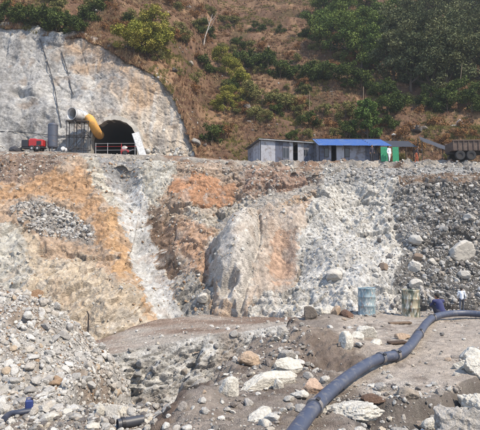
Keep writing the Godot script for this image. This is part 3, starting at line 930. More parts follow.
func build_stones() -> void:
	var pale := [lin(206, 202, 194), lin(192, 188, 180), lin(218, 214, 206), lin(178, 172, 164), lin(200, 190, 174)]
	var chalk := [lin(206, 202, 195), lin(190, 186, 180), lin(218, 214, 207), lin(174, 170, 165), lin(196, 188, 177)]
	var warm := [lin(190, 172, 150), lin(172, 146, 120), lin(206, 196, 180), lin(158, 128, 102)]
	var dull := [lin(160, 156, 150), lin(138, 134, 130), lin(186, 182, 176), lin(118, 112, 108), lin(170, 160, 148)]
	var on_cliff := func(p: Vector3) -> float: return patches[matter(Vector2(p.x, p.y))][4]
	strew(sheets.cliff, 26000, 5, on_cliff,
		func(p: Vector3, r: RandomNumberGenerator) -> float: return clampf(0.085 * pow(r.randf(), -0.42), 0.08, 0.55 if p.x > 10.0 else 0.36) * (1.35 if inside(patches[5][0], Vector2(p.x, p.y)) else 1.0),
		func(p: Vector3, r: RandomNumberGenerator) -> Color:
			if inside(patches[5][0], Vector2(p.x, p.y)): return pick(r, chalk if r.randf() < 0.6 else dull)
			if p.x > 10.5: return pick(r, dull if r.randf() < 0.62 else chalk)
			return pick(r, pale if p.x > 0.0 or r.randf() < 0.5 else warm))
	strew(sheets.rubble_heap, 24000, 6, func(_p: Vector3) -> float: return 1.0,
		func(_p: Vector3, r: RandomNumberGenerator) -> float: return clampf(0.075 * pow(r.randf(), -0.42), 0.07, 0.5),
		func(_p: Vector3, r: RandomNumberGenerator) -> Color: return pick(r, chalk if r.randf() < 0.9 else warm))
	strew(sheets.rock_wall, 2500, 7, func(p: Vector3) -> float: return 0.3 + 0.7 * float(p.x > -1.0),
		func(_p: Vector3, r: RandomNumberGenerator) -> float: return clampf(0.09 * pow(r.randf(), -0.5), 0.08, 0.6),
		func(_p: Vector3, r: RandomNumberGenerator) -> Color: return pick(r, dull), 60)
	strew(sheets.bench_path, 1800, 8, func(p: Vector3) -> float: return 0.3 + 0.7 * smoothstep(-0.8, 0.2, n_mid.get_noise_3dv(p)),
		func(_p: Vector3, r: RandomNumberGenerator) -> float: return clampf(0.06 * pow(r.randf(), -0.42), 0.05, 0.34),
		func(_p: Vector3, r: RandomNumberGenerator) -> Color: return pick(r, pale), 60)
	strew(sheets.work_yard, 5000, 9, func(p: Vector3) -> float: return 1.0 if p.z > -53.2 else 0.04,
		func(_p: Vector3, r: RandomNumberGenerator) -> float: return clampf(0.08 * pow(r.randf(), -0.4), 0.07, 0.32),
		func(_p: Vector3, r: RandomNumberGenerator) -> Color: return pick(r, pale), 40)
	strew(sheets.cut_slope, 500, 10, func(p: Vector3) -> float: return 0.0 if in_arch(p.x + 13.84, p.y - 11.3, 0.8) else (1.0 if p.y < 12.8 else 0.01),
		func(_p: Vector3, r: RandomNumberGenerator) -> float: return clampf(0.14 * pow(r.randf(), -0.5), 0.12, 0.8),
		func(_p: Vector3, r: RandomNumberGenerator) -> Color: return pick(r, pale), 40)
	strew(sheets.hillside, 700, 12, func(p: Vector3) -> float: return 1.0 if p.z > -95.0 else 0.0,
		func(_p: Vector3, r: RandomNumberGenerator) -> float: return clampf(0.22 * pow(r.randf(), -0.5), 0.2, 1.3),
		func(_p: Vector3, r: RandomNumberGenerator) -> Color: return pick(r, dull), 120)
	# fine gravel and pebbles on the near ground; the larger loose stones are things of their own
	var g := func(p: Vector3) -> float:
		if p.x < -4.5 and p.z > -13.0: return 0.0
		var a := 0.12 + 0.9 * clampf(n_mid.get_noise_3d(p.x * 1.1, 8, p.z * 1.1) * 2.2 + 0.15, 0, 1)
		if p.x > 1.6 and -p.z > 8.8 and -p.z < 17.2: a *= 0.12
		elif p.x > 1.4: a = 0.9
		elif p.z < -9.5: a = maxf(a, 0.8)
		return a
	strew(sheets.ground, 38000, 13, g,
		func(p: Vector3, r: RandomNumberGenerator) -> float: return clampf(0.02 * pow(r.randf(), -0.58), 0.018, 0.13) * (1.0 if p.y > -1.5 else 2.2),
		func(_p: Vector3, r: RandomNumberGenerator) -> Color: return pick(r, dull if r.randf() < 0.6 else pale), 0)


# ---- people ---------------------------------------------------------------------------------

func flesh(st: SurfaceTool, bones: Array, cell: float, blend: float) -> void:
	# one skin round tapered bones [a, b, radius a, radius b, colour]: a smooth union, meshed as surface nets
	var lo: Vector3 = bones[0][0]
	var hi := lo
	for b in bones:
		var r: float = maxf(b[2], b[3]) + 2.5 * cell
		for e in 2:
			lo = lo.min(b[e] - Vector3.ONE * r)
			hi = hi.max(b[e] + Vector3.ONE * r)
	var n := Vector3i(((hi - lo) / cell).ceil()) + Vector3i.ONE
	var f := PackedFloat32Array()
	f.resize(n.x * n.y * n.z)
	f.fill(1.0)
	for b in bones:
		var A: Vector3 = b[0]
		var ab: Vector3 = b[1] - A
		var r: float = maxf(b[2], b[3]) + blend + 2.0 * cell
		var from := Vector3i(((A.min(b[1]) - Vector3.ONE * r - lo) / cell).floor()).clamp(Vector3i.ZERO, n - Vector3i.ONE)
		var to := Vector3i(((A.max(b[1]) + Vector3.ONE * r - lo) / cell).ceil()).clamp(Vector3i.ZERO, n - Vector3i.ONE)
		var len2 := maxf(ab.length_squared(), 1e-6)
		for z in range(from.z, to.z + 1):
			for y in range(from.y, to.y + 1):
				for x in range(from.x, to.x + 1):
					var p := lo + Vector3(x, y, z) * cell
					var t := clampf((p - A).dot(ab) / len2, 0, 1)
					var d: float = p.distance_to(A + ab * t) - lerpf(b[2], b[3], t)
					var k := (z * n.y + y) * n.x + x
					var h := clampf(0.5 + 0.5 * (f[k] - d) / blend, 0, 1)
					f[k] = lerpf(f[k], d, h) - blend * h * (1.0 - h)
	var step := [1, n.x, n.x * n.y]
	var vert := {}
	var tone := {}
	for z in n.z - 1:
		for y in n.y - 1:
			for x in n.x - 1:
				var k := (z * n.y + y) * n.x + x
				var v := [f[k], f[k + 1], f[k + step[1]], f[k + 1 + step[1]], f[k + step[2]], f[k + 1 + step[2]], f[k + step[1] + step[2]], f[k + 1 + step[1] + step[2]]]
				var low := 0
				for q in 8: low += int(v[q] < 0)
				if low == 0 or low == 8: continue
				var sum := Vector3.ZERO
				var c := 0
				for q in 8:
					for ax in 3:
						if q & (1 << ax): continue
						var o := q | (1 << ax)
						if (v[q] < 0) == (v[o] < 0): continue
						var p := Vector3(q & 1, (q >> 1) & 1, q >> 2)
						p[ax] += v[q] / (v[q] - v[o])
						sum += p
						c += 1
				var at := lo + (Vector3(x, y, z) + sum / c) * cell
				vert[k] = at
				var best := 1e9
				for b in bones:
					var ab: Vector3 = b[1] - b[0]
					var t := clampf((at - b[0]).dot(ab) / maxf(ab.length_squared(), 1e-6), 0, 1)
					var d: float = at.distance_to(b[0] + ab * t) - lerpf(b[2], b[3], t)
					if d < best:
						best = d
						tone[k] = b[4]
	st.set_smooth_group(1)
	for z in range(1, n.z - 1):
		for y in range(1, n.y - 1):
			for x in range(1, n.x - 1):
				var k := (z * n.y + y) * n.x + x
				for ax in 3:
					if (f[k] < 0) == (f[k + step[ax]] < 0): continue
					var u: int = step[(ax + 1) % 3]
					var w: int = step[(ax + 2) % 3]
					var q := [k, k - u, k - u - w, k - w]
					if f[k] < 0: q.reverse()
					var ok := true
					for e in q: ok = ok and vert.has(e)
					if not ok: continue
					for e in [q[0], q[1], q[2], q[0], q[2], q[3]]:
						st.set_color(tone[e])
						st.add_vertex(vert[e])


func person(label: String, at: Vector3, turn: float, j: Dictionary, shirt: Color, legs: Color, hair_c: Color, tall := 1.0, group := "") -> void:
	# j: joints; skin shows at the head, the neck, the hands and the feet
	var t := thing("person", label, "person", at, turn, group)
	var skin := lin(150, 108, 82)
	var st := SurfaceTool.new()
	st.begin(Mesh.PRIMITIVE_TRIANGLES)
	var b := []
	b.append([j.hip, j.chest, 0.135, 0.14, shirt])
	b.append([j.hip_l, j.hip_r, 0.11, 0.11, legs])
	b.append([j.sh_l, j.sh_r, 0.07, 0.07, shirt])
	b.append([j.chest, (j.sh_l + j.sh_r) / 2, 0.13, 0.08, shirt])
	var nape: Vector3 = (j.sh_l + j.sh_r) / 2
	b.append([nape, j.head - Vector3(0, 0.07, 0.01), 0.052, 0.048, skin])
	for s in ["l", "r"]:
		b.append([j["sh_" + s], j["el_" + s], 0.055, 0.045, shirt])
		b.append([j["el_" + s], j["wr_" + s], 0.043, 0.032, shirt])
		b.append([j["hip_" + s], j["kn_" + s], 0.09, 0.062, legs])
		b.append([j["kn_" + s], j["an_" + s], 0.06, 0.045, legs])
		b.append([j["an_" + s] - Vector3(0, 0.03, 0.03), j["an_" + s] + Vector3(0, -0.045, 0.16), 0.042, 0.034, lin(60, 50, 46)])
		var hand: Vector3 = (j["wr_" + s] - j["el_" + s]).normalized()
		b.append([j["wr_" + s], j["wr_" + s] + hand * 0.08, 0.034, 0.034, skin])
	flesh(st, b, 0.026, 0.03)
	# head with brow, nose, jaw and ears on a finer grid
	var h: Vector3 = j.head
	var face: Vector3 = j.face
	var side := Vector3.UP.cross(face).normalized()
	var up := face.cross(side).normalized()
	var hb := [[h + up * 0.03 - face * 0.01, h - up * 0.01, 0.092, 0.085, skin], [h - up * 0.01 + face * 0.02, h - up * 0.075 + face * 0.045, 0.07, 0.042, skin],
		[h + face * 0.088 + up * 0.012, h + face * 0.108 - up * 0.03, 0.01, 0.016, skin], [h + face * 0.07 - up * 0.065 - side * 0.02, h + face * 0.07 - up * 0.065 + side * 0.02, 0.016, 0.016, lin(132, 84, 70)]]
	for s in [-1.0, 1.0]:
		hb.append([h + side * s * 0.088 + up * 0.015, h + side * s * 0.086 - up * 0.025, 0.016, 0.012, skin])
		hb.append([h + face * 0.08 + side * s * 0.032 + up * 0.018, h + face * 0.082 + side * s * 0.032 + up * 0.018, 0.013, 0.013, lin(60, 45, 40)])
	flesh(st, hb, 0.012, 0.012)
	# fingers: each a chain of its own rooted in the palm
	for s in ["l", "r"]:
		var d: Vector3 = (j["wr_" + s] - j["el_" + s]).normalized()
		var palm: Vector3 = j["wr_" + s] + d * 0.08
		var across := d.cross(Vector3(1, 0, 0) if absf(d.x) < 0.8 else Vector3(0, 0, 1)).normalized()
		var inward := d.cross(across).normalized() * (1.0 if s == "l" else -1.0)
		for k in 4:
			var root := palm + across * (k - 1.5) * 0.019
			var l: float = [0.06, 0.075, 0.07, 0.052][k]
			flesh_finger(st, [root - d * 0.02, root + d * l * 0.55, root + d * l + inward * 0.022], 0.009, skin)
		flesh_finger(st, [palm - d * 0.06 + across * 0.028, palm - d * 0.02 + across * 0.052, palm + d * 0.015 + across * 0.05 + inward * 0.015], 0.01, skin)
	st.generate_normals()
	part("body", st.commit(), mats.person, t)
	var hs := SurfaceTool.new()
	hs.begin(Mesh.PRIMITIVE_TRIANGLES)
	flesh(hs, [[h + up * 0.05 - face * 0.02, h + up * 0.04 - face * 0.03, 0.095, 0.095, hair_c], [h + up * 0.0 - face * 0.05, h - up * 0.04 - face * 0.055, 0.07, 0.05, hair_c], [h + up * 0.085 + face * 0.03, h + up * 0.09, 0.04, 0.05, hair_c]], 0.014, 0.02)
	hs.generate_normals()
	part("hair", hs.commit(), mats.person, t)
	t.scale = Vector3.ONE * tall


func flesh_finger(st: SurfaceTool, pts: Array, r: float, c: Color) -> void:
	st.set_color(c)
	add_sweep(st, PackedVector3Array(pts), PackedFloat32Array([r, r * 0.95, r * 0.75]), 6)


func standing(lean := 0.0, stride := 0.0, bend := 0.2) -> Dictionary:
	return {"hip": Vector3(0, 0.95, 0), "chest": Vector3(0, 1.25, lean * 0.5), "hip_l": Vector3(-0.09, 0.9, 0), "hip_r": Vector3(0.09, 0.9, 0), "sh_l": Vector3(-0.175, 1.39, lean), "sh_r": Vector3(0.175, 1.39, lean),
		"el_l": Vector3(-0.25, 1.12, lean - 0.03), "el_r": Vector3(0.25, 1.12, lean - 0.02), "wr_l": Vector3(-0.24, 0.9, lean + bend * 0.6), "wr_r": Vector3(0.23, 0.93, lean + bend),
		"kn_l": Vector3(-0.1, 0.49, 0.03 + stride), "kn_r": Vector3(0.1, 0.49, 0.03 - stride * 0.6), "an_l": Vector3(-0.1, 0.085, stride * 1.4), "an_r": Vector3(0.11, 0.085, -stride * 1.5), "head": Vector3(0, 1.58, lean * 1.3 + 0.02), "face": Vector3(0, -0.1, 1).normalized()}


func squatting() -> Dictionary:
	return {"hip": Vector3(0, 0.22, -0.12), "chest": Vector3(0, 0.45, 0.02), "hip_l": Vector3(-0.09, 0.18, -0.12), "hip_r": Vector3(0.09, 0.18, -0.12), "sh_l": Vector3(-0.17, 0.57, 0.1), "sh_r": Vector3(0.17, 0.57, 0.1),
		"el_l": Vector3(-0.2, 0.38, 0.28), "el_r": Vector3(0.2, 0.38, 0.28), "wr_l": Vector3(-0.12, 0.36, 0.42), "wr_r": Vector3(0.12, 0.36, 0.42),
		"kn_l": Vector3(-0.16, 0.44, 0.24), "kn_r": Vector3(0.16, 0.44, 0.24), "an_l": Vector3(-0.13, 0.085, 0.05), "an_r": Vector3(0.13, 0.085, 0.05), "head": Vector3(0, 0.74, 0.18), "face": Vector3(0, -0.35, 1).normalized()}


# ---- sheds ------------------------------------------------------------------------------------

func ribbed(w: float, h: float, pitch := 0.16, deep := 0.02) -> ArrayMesh:
	# corrugated sheet with a back: ribs run along y, its base at y = 0, left edge at x = 0
	var st := SurfaceTool.new()
	st.begin(Mesh.PRIMITIVE_TRIANGLES)
	st.set_smooth_group(1)
	var n := int(w / pitch * 4.0)
	for back in 2:
		for i in n:
			var q := []
			for e in 2:
				var x := w * (i + e) / n
				var z := sin(x / pitch * TAU) * deep - back * 0.004
				q.append(Vector3(x, 0, z))
				q.append(Vector3(x, h, z))
			for v in ([q[0], q[1], q[3], q[0], q[3], q[2]] if back == 0 else [q[0], q[3], q[1], q[0], q[2], q[3]]): st.add_vertex(v)
	st.generate_normals()
	return st.commit()


func wall_of(parent: Node3D, called: String, from: Vector3, turn: float, spans: Array, h0: float, h1: float, whole: float, tones: Array) -> void:
	# a wall of ribbed sheets standing on its base; spans: [x0, x1]; the height runs from h0 to h1 over the whole length
	for s in spans:
		var x: float = s[0]
		while x < s[1] - 0.05:
			var w: float = minf(0.82, s[1] - x)
			var h := lerpf(h0, h1, (x + w / 2) / whole)
			var b := Basis(Vector3.UP, turn)
			part(called, ribbed(w, h), tones[rng.randi() % tones.size()], parent, Transform3D(b, from + b * Vector3(x, 0, rng.randf_range(-0.012, 0.012))))
			x += w


func build_sheds() -> void:
	var zinc := [worn("zinc", lin(138, 140, 150), lin(92, 80, 74), 0.48, 2.3, 0.55, 0.2, 5), worn("zinc_dull", lin(112, 115, 128), lin(78, 70, 66), 0.5, 1.9, 0.6, 0.2, 6), worn("zinc_pale", lin(164, 165, 172), lin(112, 100, 92), 0.46, 2.7, 0.5, 0.2, 7), worn("zinc_blue", lin(88, 94, 112), lin(70, 62, 60), 0.5, 1.7, 0.6, 0.2, 8)]
	var dark := plain("dark_timber", lin(70, 62, 58), 0.85, 0.0, 1.1)
	var white := plain("white_paint", lin(222, 222, 220), 0.6, 0.0, 1.4)
	var blue := worn("blue_sheet", lin(50, 90, 156), lin(96, 114, 146), 0.45, 2.9, 0.5, 0.1, 9)
	var green := plain("green_sheet", lin(30, 152, 104), 0.5, 0.0, 2.1)
	var glass := plain("window_glass", lin(40, 44, 50), 0.15)
	var slab := plain("concrete", lin(176, 172, 166), 0.9, 0.0, 1.3)
	var sooty := plain("sooty_sheet", lin(66, 66, 72), 0.6, 0.2, 2.1)

	# shed with a lean-to roof, seen on its left corner
	var at := Vector3(2.222, 10.308, -54.600)
	at.y = yard_y(at.x, -55.6) + 0.02
	var s := thing("tin_shed", "long grey corrugated shed with a pale flat roof, end wall showing", "shed", at, 0.34)
	part("plinth", box(Vector3(7.9, 0.35, 4.3)), slab, s, Transform3D(Basis(), Vector3(3.8, -0.33, -2.0)))
	wall_of(s, "wall_sheet", Vector3(0, 0, 0), 0.0, [[0.0, 2.5], [3.3, 3.75], [4.3, 5.0], [5.55, 6.45], [7.1, 7.6]], 2.4, 2.4, 7.6, [zinc[0], zinc[1], zinc[3], zinc[2]])
	wall_of(s, "end_sheet", Vector3(0, 0, -4.0), -PI / 2, [[0.0, 4.0]], 2.02, 2.4, 4.0, [zinc[2], zinc[0]])
	wall_of(s, "end_sheet", Vector3(7.6, 0, 0), PI / 2, [[0.0, 4.0]], 2.4, 2.02, 4.0, [zinc[1]])
	wall_of(s, "back_sheet", Vector3(7.6, 0, -4.0), PI, [[0.0, 7.6]], 2.02, 2.02, 7.6, [zinc[1]])
	for x in [0.0, 2.5, 3.3, 5.0, 5.55, 6.45, 7.1, 7.6]:
		part("post", box(Vector3(0.09, 2.38, 0.09), 0.01), dark, s, Transform3D(Basis(), Vector3(x, 0, -0.09)))
	for w in [[2.5, 3.3, 0.55, 1.75], [5.0, 5.55, 0.9, 1.7]]:
		var fr := part("window", box(Vector3(w[1] - w[0], w[3] - w[2], 0.05), 0.008), zinc[1], s, Transform3D(Basis(), Vector3((w[0] + w[1]) / 2, w[2], -0.02)))
		for k in 2:
			part("pane", box(Vector3((w[1] - w[0]) / 2 - 0.09, w[3] - w[2] - 0.14, 0.012)), glass, fr, Transform3D(Basis(), Vector3((k - 0.5) * (w[1] - w[0] - 0.05) / 2, 0.07, 0.028)))
		part("wall_sheet", ribbed(w[1] - w[0], w[2]), zinc[3], s, Transform3D(Basis(), Vector3(w[0], 0, 0)))
		part("wall_sheet", ribbed(w[1] - w[0], 2.4 - w[3]), zinc[1], s, Transform3D(Basis(), Vector3(w[0], w[3], 0)))
	part("door", box(Vector3(0.62, 2.0, 0.04), 0.01), dark, s, Transform3D(Basis(Vector3.UP, 1.1), Vector3(7.05, 0, 0.26)))
	var slope := Basis(Vector3.RIGHT, -atan2(0.38, 4.0))
	for k in 10:
		part("roof_sheet", ribbed(0.86, 4.75), zinc[2] if k % 3 else zinc[0], s, Transform3D(slope * Basis(Vector3.RIGHT, -PI / 2), Vector3(-0.35 + k * 0.83, 2.49 + (k % 2) * 0.012, 0.38)))
	part("fascia", box(Vector3(8.3, 0.12, 0.04), 0.01), white, s, Transform3D(Basis(), Vector3(3.8, 2.36, 0.3)))

	# shed under a blue roof that falls towards the valley
	at = Vector3(8.405, 10.259, -54.200)
	at.y = yard_y(at.x, -55.6) + 0.02
	s = thing("blue_roofed_shed", "grey corrugated shed under a bright blue sheet roof", "shed", at, 0.03)
	part("plinth", box(Vector3(7.6, 0.35, 3.5)), slab, s, Transform3D(Basis(), Vector3(3.6, -0.33, -1.7)))
	wall_of(s, "wall_sheet", Vector3.ZERO, 0.0, [[0.0, 0.45], [0.95, 1.2], [1.75, 2.6], [3.15, 5.3]], 1.75, 1.75, 7.3, [zinc[0], zinc[2], zinc[3]])
	for w in [[0.45, 0.95], [2.6, 3.15]]:
		part("wall_sheet", ribbed(w[1] - w[0], 0.45), zinc[1], s, Transform3D(Basis(), Vector3(w[0], 0, 0)))
		part("wall_sheet", ribbed(w[1] - w[0], 0.3), zinc[1], s, Transform3D(Basis(), Vector3(w[0], 1.45, 0)))
		var fr := part("window", box(Vector3(w[1] - w[0], 1.0, 0.04), 0.008), dark, s, Transform3D(Basis(), Vector3((w[0] + w[1]) / 2, 0.45, -0.03)))
		part("pane", box(Vector3(w[1] - w[0] - 0.12, 0.86, 0.012)), glass, fr, Transform3D(Basis(), Vector3(0, 0.07, 0.022)))
	wall_of(s, "end_sheet", Vector3(0, 0, -3.3), -PI / 2, [[0.0, 3.3]], 3.1, 1.75, 3.3, [zinc[0], zinc[1]])
	wall_of(s, "back_sheet", Vector3(7.3, 0, -3.3), PI, [[0.0, 7.3]], 3.05, 3.05, 7.3, [zinc[1]])
	wall_of(s, "partition_sheet", Vector3(5.3, 0, 0), PI / 2, [[0.0, 3.3]], 1.75, 3.05, 3.3, [zinc[1]])
	for x in [0.0, 1.2, 1.75, 5.3, 7.25]:
		part("post", box(Vector3(0.09, 1.78, 0.09), 0.01), dark, s, Transform3D(Basis(), Vector3(x, 0, -0.1)))
	slope = Basis(Vector3.RIGHT, -atan2(1.36, 3.3))
	for k in 9:
		part("roof_sheet", ribbed(0.87, 4.3), blue, s, Transform3D(Basis(Vector3.RIGHT, -PI / 2 + atan2(1.2, 3.3)), Vector3(-0.25 + k * 0.85, 1.57 + (k % 2) * 0.012, 0.75)))
	part("ridge_beam", box(Vector3(7.7, 0.1, 0.1), 0.01), dark, s, Transform3D(Basis(), Vector3(3.6, 2.98, -3.2)))

	# two green sheets standing by the open end
	for g in [[Vector3(15.014, 10.274, -53.600), 0.72, "green sheet panel propped at the open end of the blue-roofed shed"], [Vector3(16.179, 10.259, -53.500), 0.66, "green sheet panel standing just right of the person in white"]]:
		var p: Vector3 = g[0]
		p.y = yard_y(p.x, p.z) + 0.01
		var o := thing("green_screen", g[2], "screen", p, 0.05, "green sheet panels by the shed")
		part("sheet", ribbed(g[1], 1.55, 0.12, 0.012), green, o, Transform3D(Basis(Vector3.RIGHT, -0.06), Vector3(-g[1] / 2, 0, 0)))
		part("batten", box(Vector3(g[1], 0.06, 0.04), 0.006), dark, o, Transform3D(Basis(), Vector3(0, 1.2, -0.1)))
		part("leg", box(Vector3(0.05, 1.5, 0.05), 0.006), dark, o, Transform3D(Basis(Vector3.RIGHT, 0.12), Vector3(0, 0, -0.3)))

	# open dark-roofed shelters beside the lorry
	var y := yard_y(16.5, -57.5)
	s = thing("open_shelter", "open shelter with a thin sooty roof right of the blue-roofed shed", "shelter", Vector3(16.2, y, -57.6), 0.06)
	for k in 5:
		part("roof_sheet", ribbed(0.9, 2.8), sooty, s, Transform3D(Basis(Vector3.RIGHT, -PI / 2 + 0.42), Vector3(-0.9 + k * 0.86, 2.05 + (k % 2) * 0.012, 0.7)))
	for p in [Vector3(-0.7, 0, 0.45), Vector3(3.1, 0, 0.45), Vector3(-0.7, 0, -1.8), Vector3(3.1, 0, -1.8)]:
		part("post", tube(Vector3.ZERO, Vector3(0, 2.12 if p.z > 0 else 3.05, 0), 0.05), dark, s, Transform3D(Basis(), p))
	s = thing("sloping_shelter", "dark sheet roof slanting down towards the brown lorry on posts", "shelter", Vector3(19.647, 10.549, -56.000), 0.0)
	s.position.y = yard_y(s.position.x, -56.0)
	for k in 4:
		var tilt := Basis(Vector3.BACK, -0.36)
		part("roof_sheet", ribbed(0.84, 1.9), sooty, s, Transform3D(tilt * Basis(Vector3.RIGHT, -PI / 2 + 0.5), Vector3(0, 2.45, 0.2) + tilt * Vector3(k * 0.82, (k % 2) * 0.012, 0)))
	for p in [[Vector3(0.15, 0, 0.0), 2.62], [Vector3(2.9, 0, 0.0), 1.58], [Vector3(0.15, 0, -1.3), 3.1], [Vector3(2.9, 0, -1.3), 2.1]]:
		part("post", tube(Vector3.ZERO, Vector3(0, p[1], 0), 0.05), dark, s, Transform3D(Basis(), p[0]))


# ---- tunnel ---------------------------------------------------------------------------------

func arch_points(grow: float, steps: int) -> Array:
	var out := []
	var w := 2.55 + grow
	out.append(Vector2(-w, -0.4))
	for k in steps + 1:
		var a := PI - PI * k / steps
		out.append(Vector2(cos(a) * w, 1.5 + sin(a) * (2.55 + grow)))
	out.append(Vector2(w, -0.4))
	return out


func build_tunnel() -> void:
	var mouth := Vector3(-13.979, 11.453, -57.200)
	mouth.y = yard_y(mouth.x, -57.5)
	var t := thing("tunnel_portal", "arched tunnel mouth with a rough pale concrete collar and dark bore", "tunnel", mouth)
	var rim := earth("collar concrete", "grain", "rough", 1.2, 3.0)
	var n := 22
	var inner := arch_points(0.0, n)
	var outer := arch_points(0.5, n)
	var st := SurfaceTool.new()
	st.begin(Mesh.PRIMITIVE_TRIANGLES)
	st.set_smooth_group(-1)
	var jig := func(p: Vector2, z: float) -> Vector3: return Vector3(p.x, p.y, z + 0.22 * n_mid.get_noise_3d(p.x * 2, p.y * 2, 3)) + Vector3(0.12 * n_fine.get_noise_3d(p.x, p.y, 1), 0.12 * n_fine.get_noise_3d(p.x, p.y, 9), 0)
	for k in inner.size() - 1:
		var a: Vector3 = jig.call(inner[k], 0.15)
		var b: Vector3 = jig.call(inner[k + 1], 0.15)
		var c: Vector3 = jig.call(outer[k + 1], 0.0)
		var d: Vector3 = jig.call(outer[k], 0.0)
		var back := Vector3(0, 0, -3.2)
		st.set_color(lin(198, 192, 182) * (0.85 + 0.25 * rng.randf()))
		for v in [a, d, c, a, c, b, d, d + back, c + back, d, c + back, c, a + back * 0.4, a, b, a + back * 0.4, b, b + back * 0.4]: st.add_vertex(v)
	st.generate_normals()
	part("collar", st.commit(), rim, t)
	st = SurfaceTool.new()
	st.begin(Mesh.PRIMITIVE_TRIANGLES)
	st.set_smooth_group(1)
	var rings := []
	for i in 19:
		var ring := []
		for p in arch_points(0.02, n):
			var z := -0.2 - i * 1.6
			var q := Vector3(p.x, p.y, z)
			ring.append(q + Vector3(-p.x, 1.4 - p.y, 0).normalized() * 0.16 * n_mid.get_noise_3d(p.x * 2, p.y * 2, z))
		rings.append(ring)
	for i in 18:
		for k in rings[0].size() - 1:
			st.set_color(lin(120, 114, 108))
			for v in [rings[i][k], rings[i + 1][k], rings[i + 1][k + 1], rings[i][k], rings[i + 1][k + 1], rings[i][k + 1]]: st.add_vertex(v)
	for k in rings[18].size() - 1:
		for v in [Vector3(0, 1.5, -29), rings[18][k + 1], rings[18][k]]: st.add_vertex(v)
	st.generate_normals()
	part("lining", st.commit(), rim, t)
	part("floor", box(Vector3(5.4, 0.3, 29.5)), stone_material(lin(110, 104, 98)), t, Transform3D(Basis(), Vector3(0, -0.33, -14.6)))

	# guard rail across the mouth
	var steel := plain("galvanised", lin(176, 172, 170), 0.45, 0.5)
	var red := plain("red_paint", lin(188, 34, 32), 0.45, 0.0, 1.7)
	var g := thing("guard_rail", "thin red and white guard rail across the tunnel mouth", "barrier", mouth + Vector3(0.1, -0.05, 0.85))
	for x in [-1.9, -0.6, 0.9, 2.4]:
		part("post", tube(Vector3.ZERO, Vector3(0, 1.35, 0), 0.035), red if x == 0.9 else steel, g, Transform3D(Basis(), Vector3(x, 0, 0)))
	for y in [0.55, 0.95, 1.28]:
		part("rail", tube(Vector3(-1.95, y, 0.03), Vector3(2.55, y + 0.03, 0.03), 0.018), red if y == 0.95 else steel, g)

	var board := thing("white_board", "tall white board leaning on the right side of the tunnel mouth", "board", Vector3(-10.590, 11.099, -56.300), 0.0)
	board.position.y = yard_y(board.position.x, -56.3) - 0.02
	board.rotation = Vector3(-0.12, 0.1, 0.33)
	part("panel", box(Vector3(0.72, 2.75, 0.03), 0.006), plain("white_board", lin(236, 236, 234), 0.5, 0.0, 3.1), board)
	part("frame", box(Vector3(0.8, 2.83, 0.025), 0.005), steel, board, Transform3D(Basis(), Vector3(0, -0.03, -0.03)))

	var cart := thing("hand_cart", "small red hand cart with two wheels in the tunnel mouth", "cart", Vector3(-12.746, 11.349, -56.900), 0.3)
	cart.position.y = yard_y(cart.position.x, -56.9)
	part("tray", box(Vector3(0.9, 0.3, 0.6), 0.03), red, cart, Transform3D(Basis(), Vector3(0, 0.38, 0)))
	part("handle", sweep(PackedVector3Array([Vector3(0.4, 0.5, -0.25), Vector3(0.95, 0.8, -0.25), Vector3(0.95, 0.8, 0.25), Vector3(0.4, 0.5, 0.25)]), PackedFloat32Array([0.02]), 6), steel, cart)
	for sgn in [-1.0, 1.0]:
		part("wheel", lathe([Vector2(0, -0.04), Vector2(0.26, -0.04), Vector2(0.28, 0), Vector2(0.26, 0.04), Vector2(0, 0.04)], 16), plain("rubber", lin(34, 34, 36), 0.8), cart, Transform3D(Basis(Vector3.RIGHT, PI / 2), Vector3(0, 0.28, sgn * 0.36)))
		part("leg", tube(Vector3(-0.4, 0, sgn * 0.25), Vector3(-0.4, 0.4, sgn * 0.25), 0.02), steel, cart)
	var sack := part("white_sack", rock_mesh(77, 3, 0.6, 4), plain("white_cloth", lin(226, 224, 220), 0.9, 0.0, 0.8), self, Transform3D(Basis().scaled(Vector3(0.34, 0.42, 0.3)), cart.position + Vector3(0, 0.88, 0)))
	tag(sack, "plump white sack lying on the red hand cart", "sack")

	# fan on a scaffold tower, its duct running into the tunnel
	var foot := Vector3(-17.641, 11.259, -55.800)
	foot.y = yard_y(foot.x, foot.z)
	var tube_m := plain("scaffold_tube", lin(74, 70, 70), 0.6, 0.4, 0.9)
	var sc := thing("scaffold_tower", "dark tube scaffold tower carrying the ventilation fan", "scaffold", foot, 0.08)
	var xs := [-1.15, -0.35, 0.45, 1.15]
	for z in [0.0, -1.2]:
		for x in xs: part("standard", tube(Vector3(x, -0.05, z), Vector3(x, 3.55, z), 0.045), tube_m, sc)
		for y in [0.5, 1.9, 3.4]: part("ledger", tube(Vector3(-1.25, y, z + 0.05), Vector3(1.25, y, z + 0.05), 0.04), tube_m, sc)
		part("brace", tube(Vector3(-1.15, 0.1, z + 0.09), Vector3(0.45, 1.9, z + 0.09), 0.03), tube_m, sc)
		part("brace", tube(Vector3(1.15, 1.9, z + 0.09), Vector3(-0.35, 3.4, z + 0.09), 0.03), tube_m, sc)
	for x in xs: part("transom", tube(Vector3(x + 0.05, 3.45, 0.1), Vector3(x + 0.05, 3.45, -1.3), 0.04), tube_m, sc)
	part("deck_board", box(Vector3(2.5, 0.05, 0.6), 0.008), plain("deck_timber", lin(112, 96, 82), 0.9, 0.0, 0.7), sc, Transform3D(Basis(), Vector3(0, 3.5, -0.3)))
	part("deck_board", box(Vector3(2.5, 0.05, 0.6), 0.008), mats.deck_timber, sc, Transform3D(Basis(), Vector3(0, 3.5, -0.93)))

	var fan_m := worn("fan_casing", lin(206, 206, 206), lin(150, 140, 128), 0.42, 1.6, 0.45, 0.2, 12)
	var at := foot + Vector3(-0.35, 4.25, -0.45)
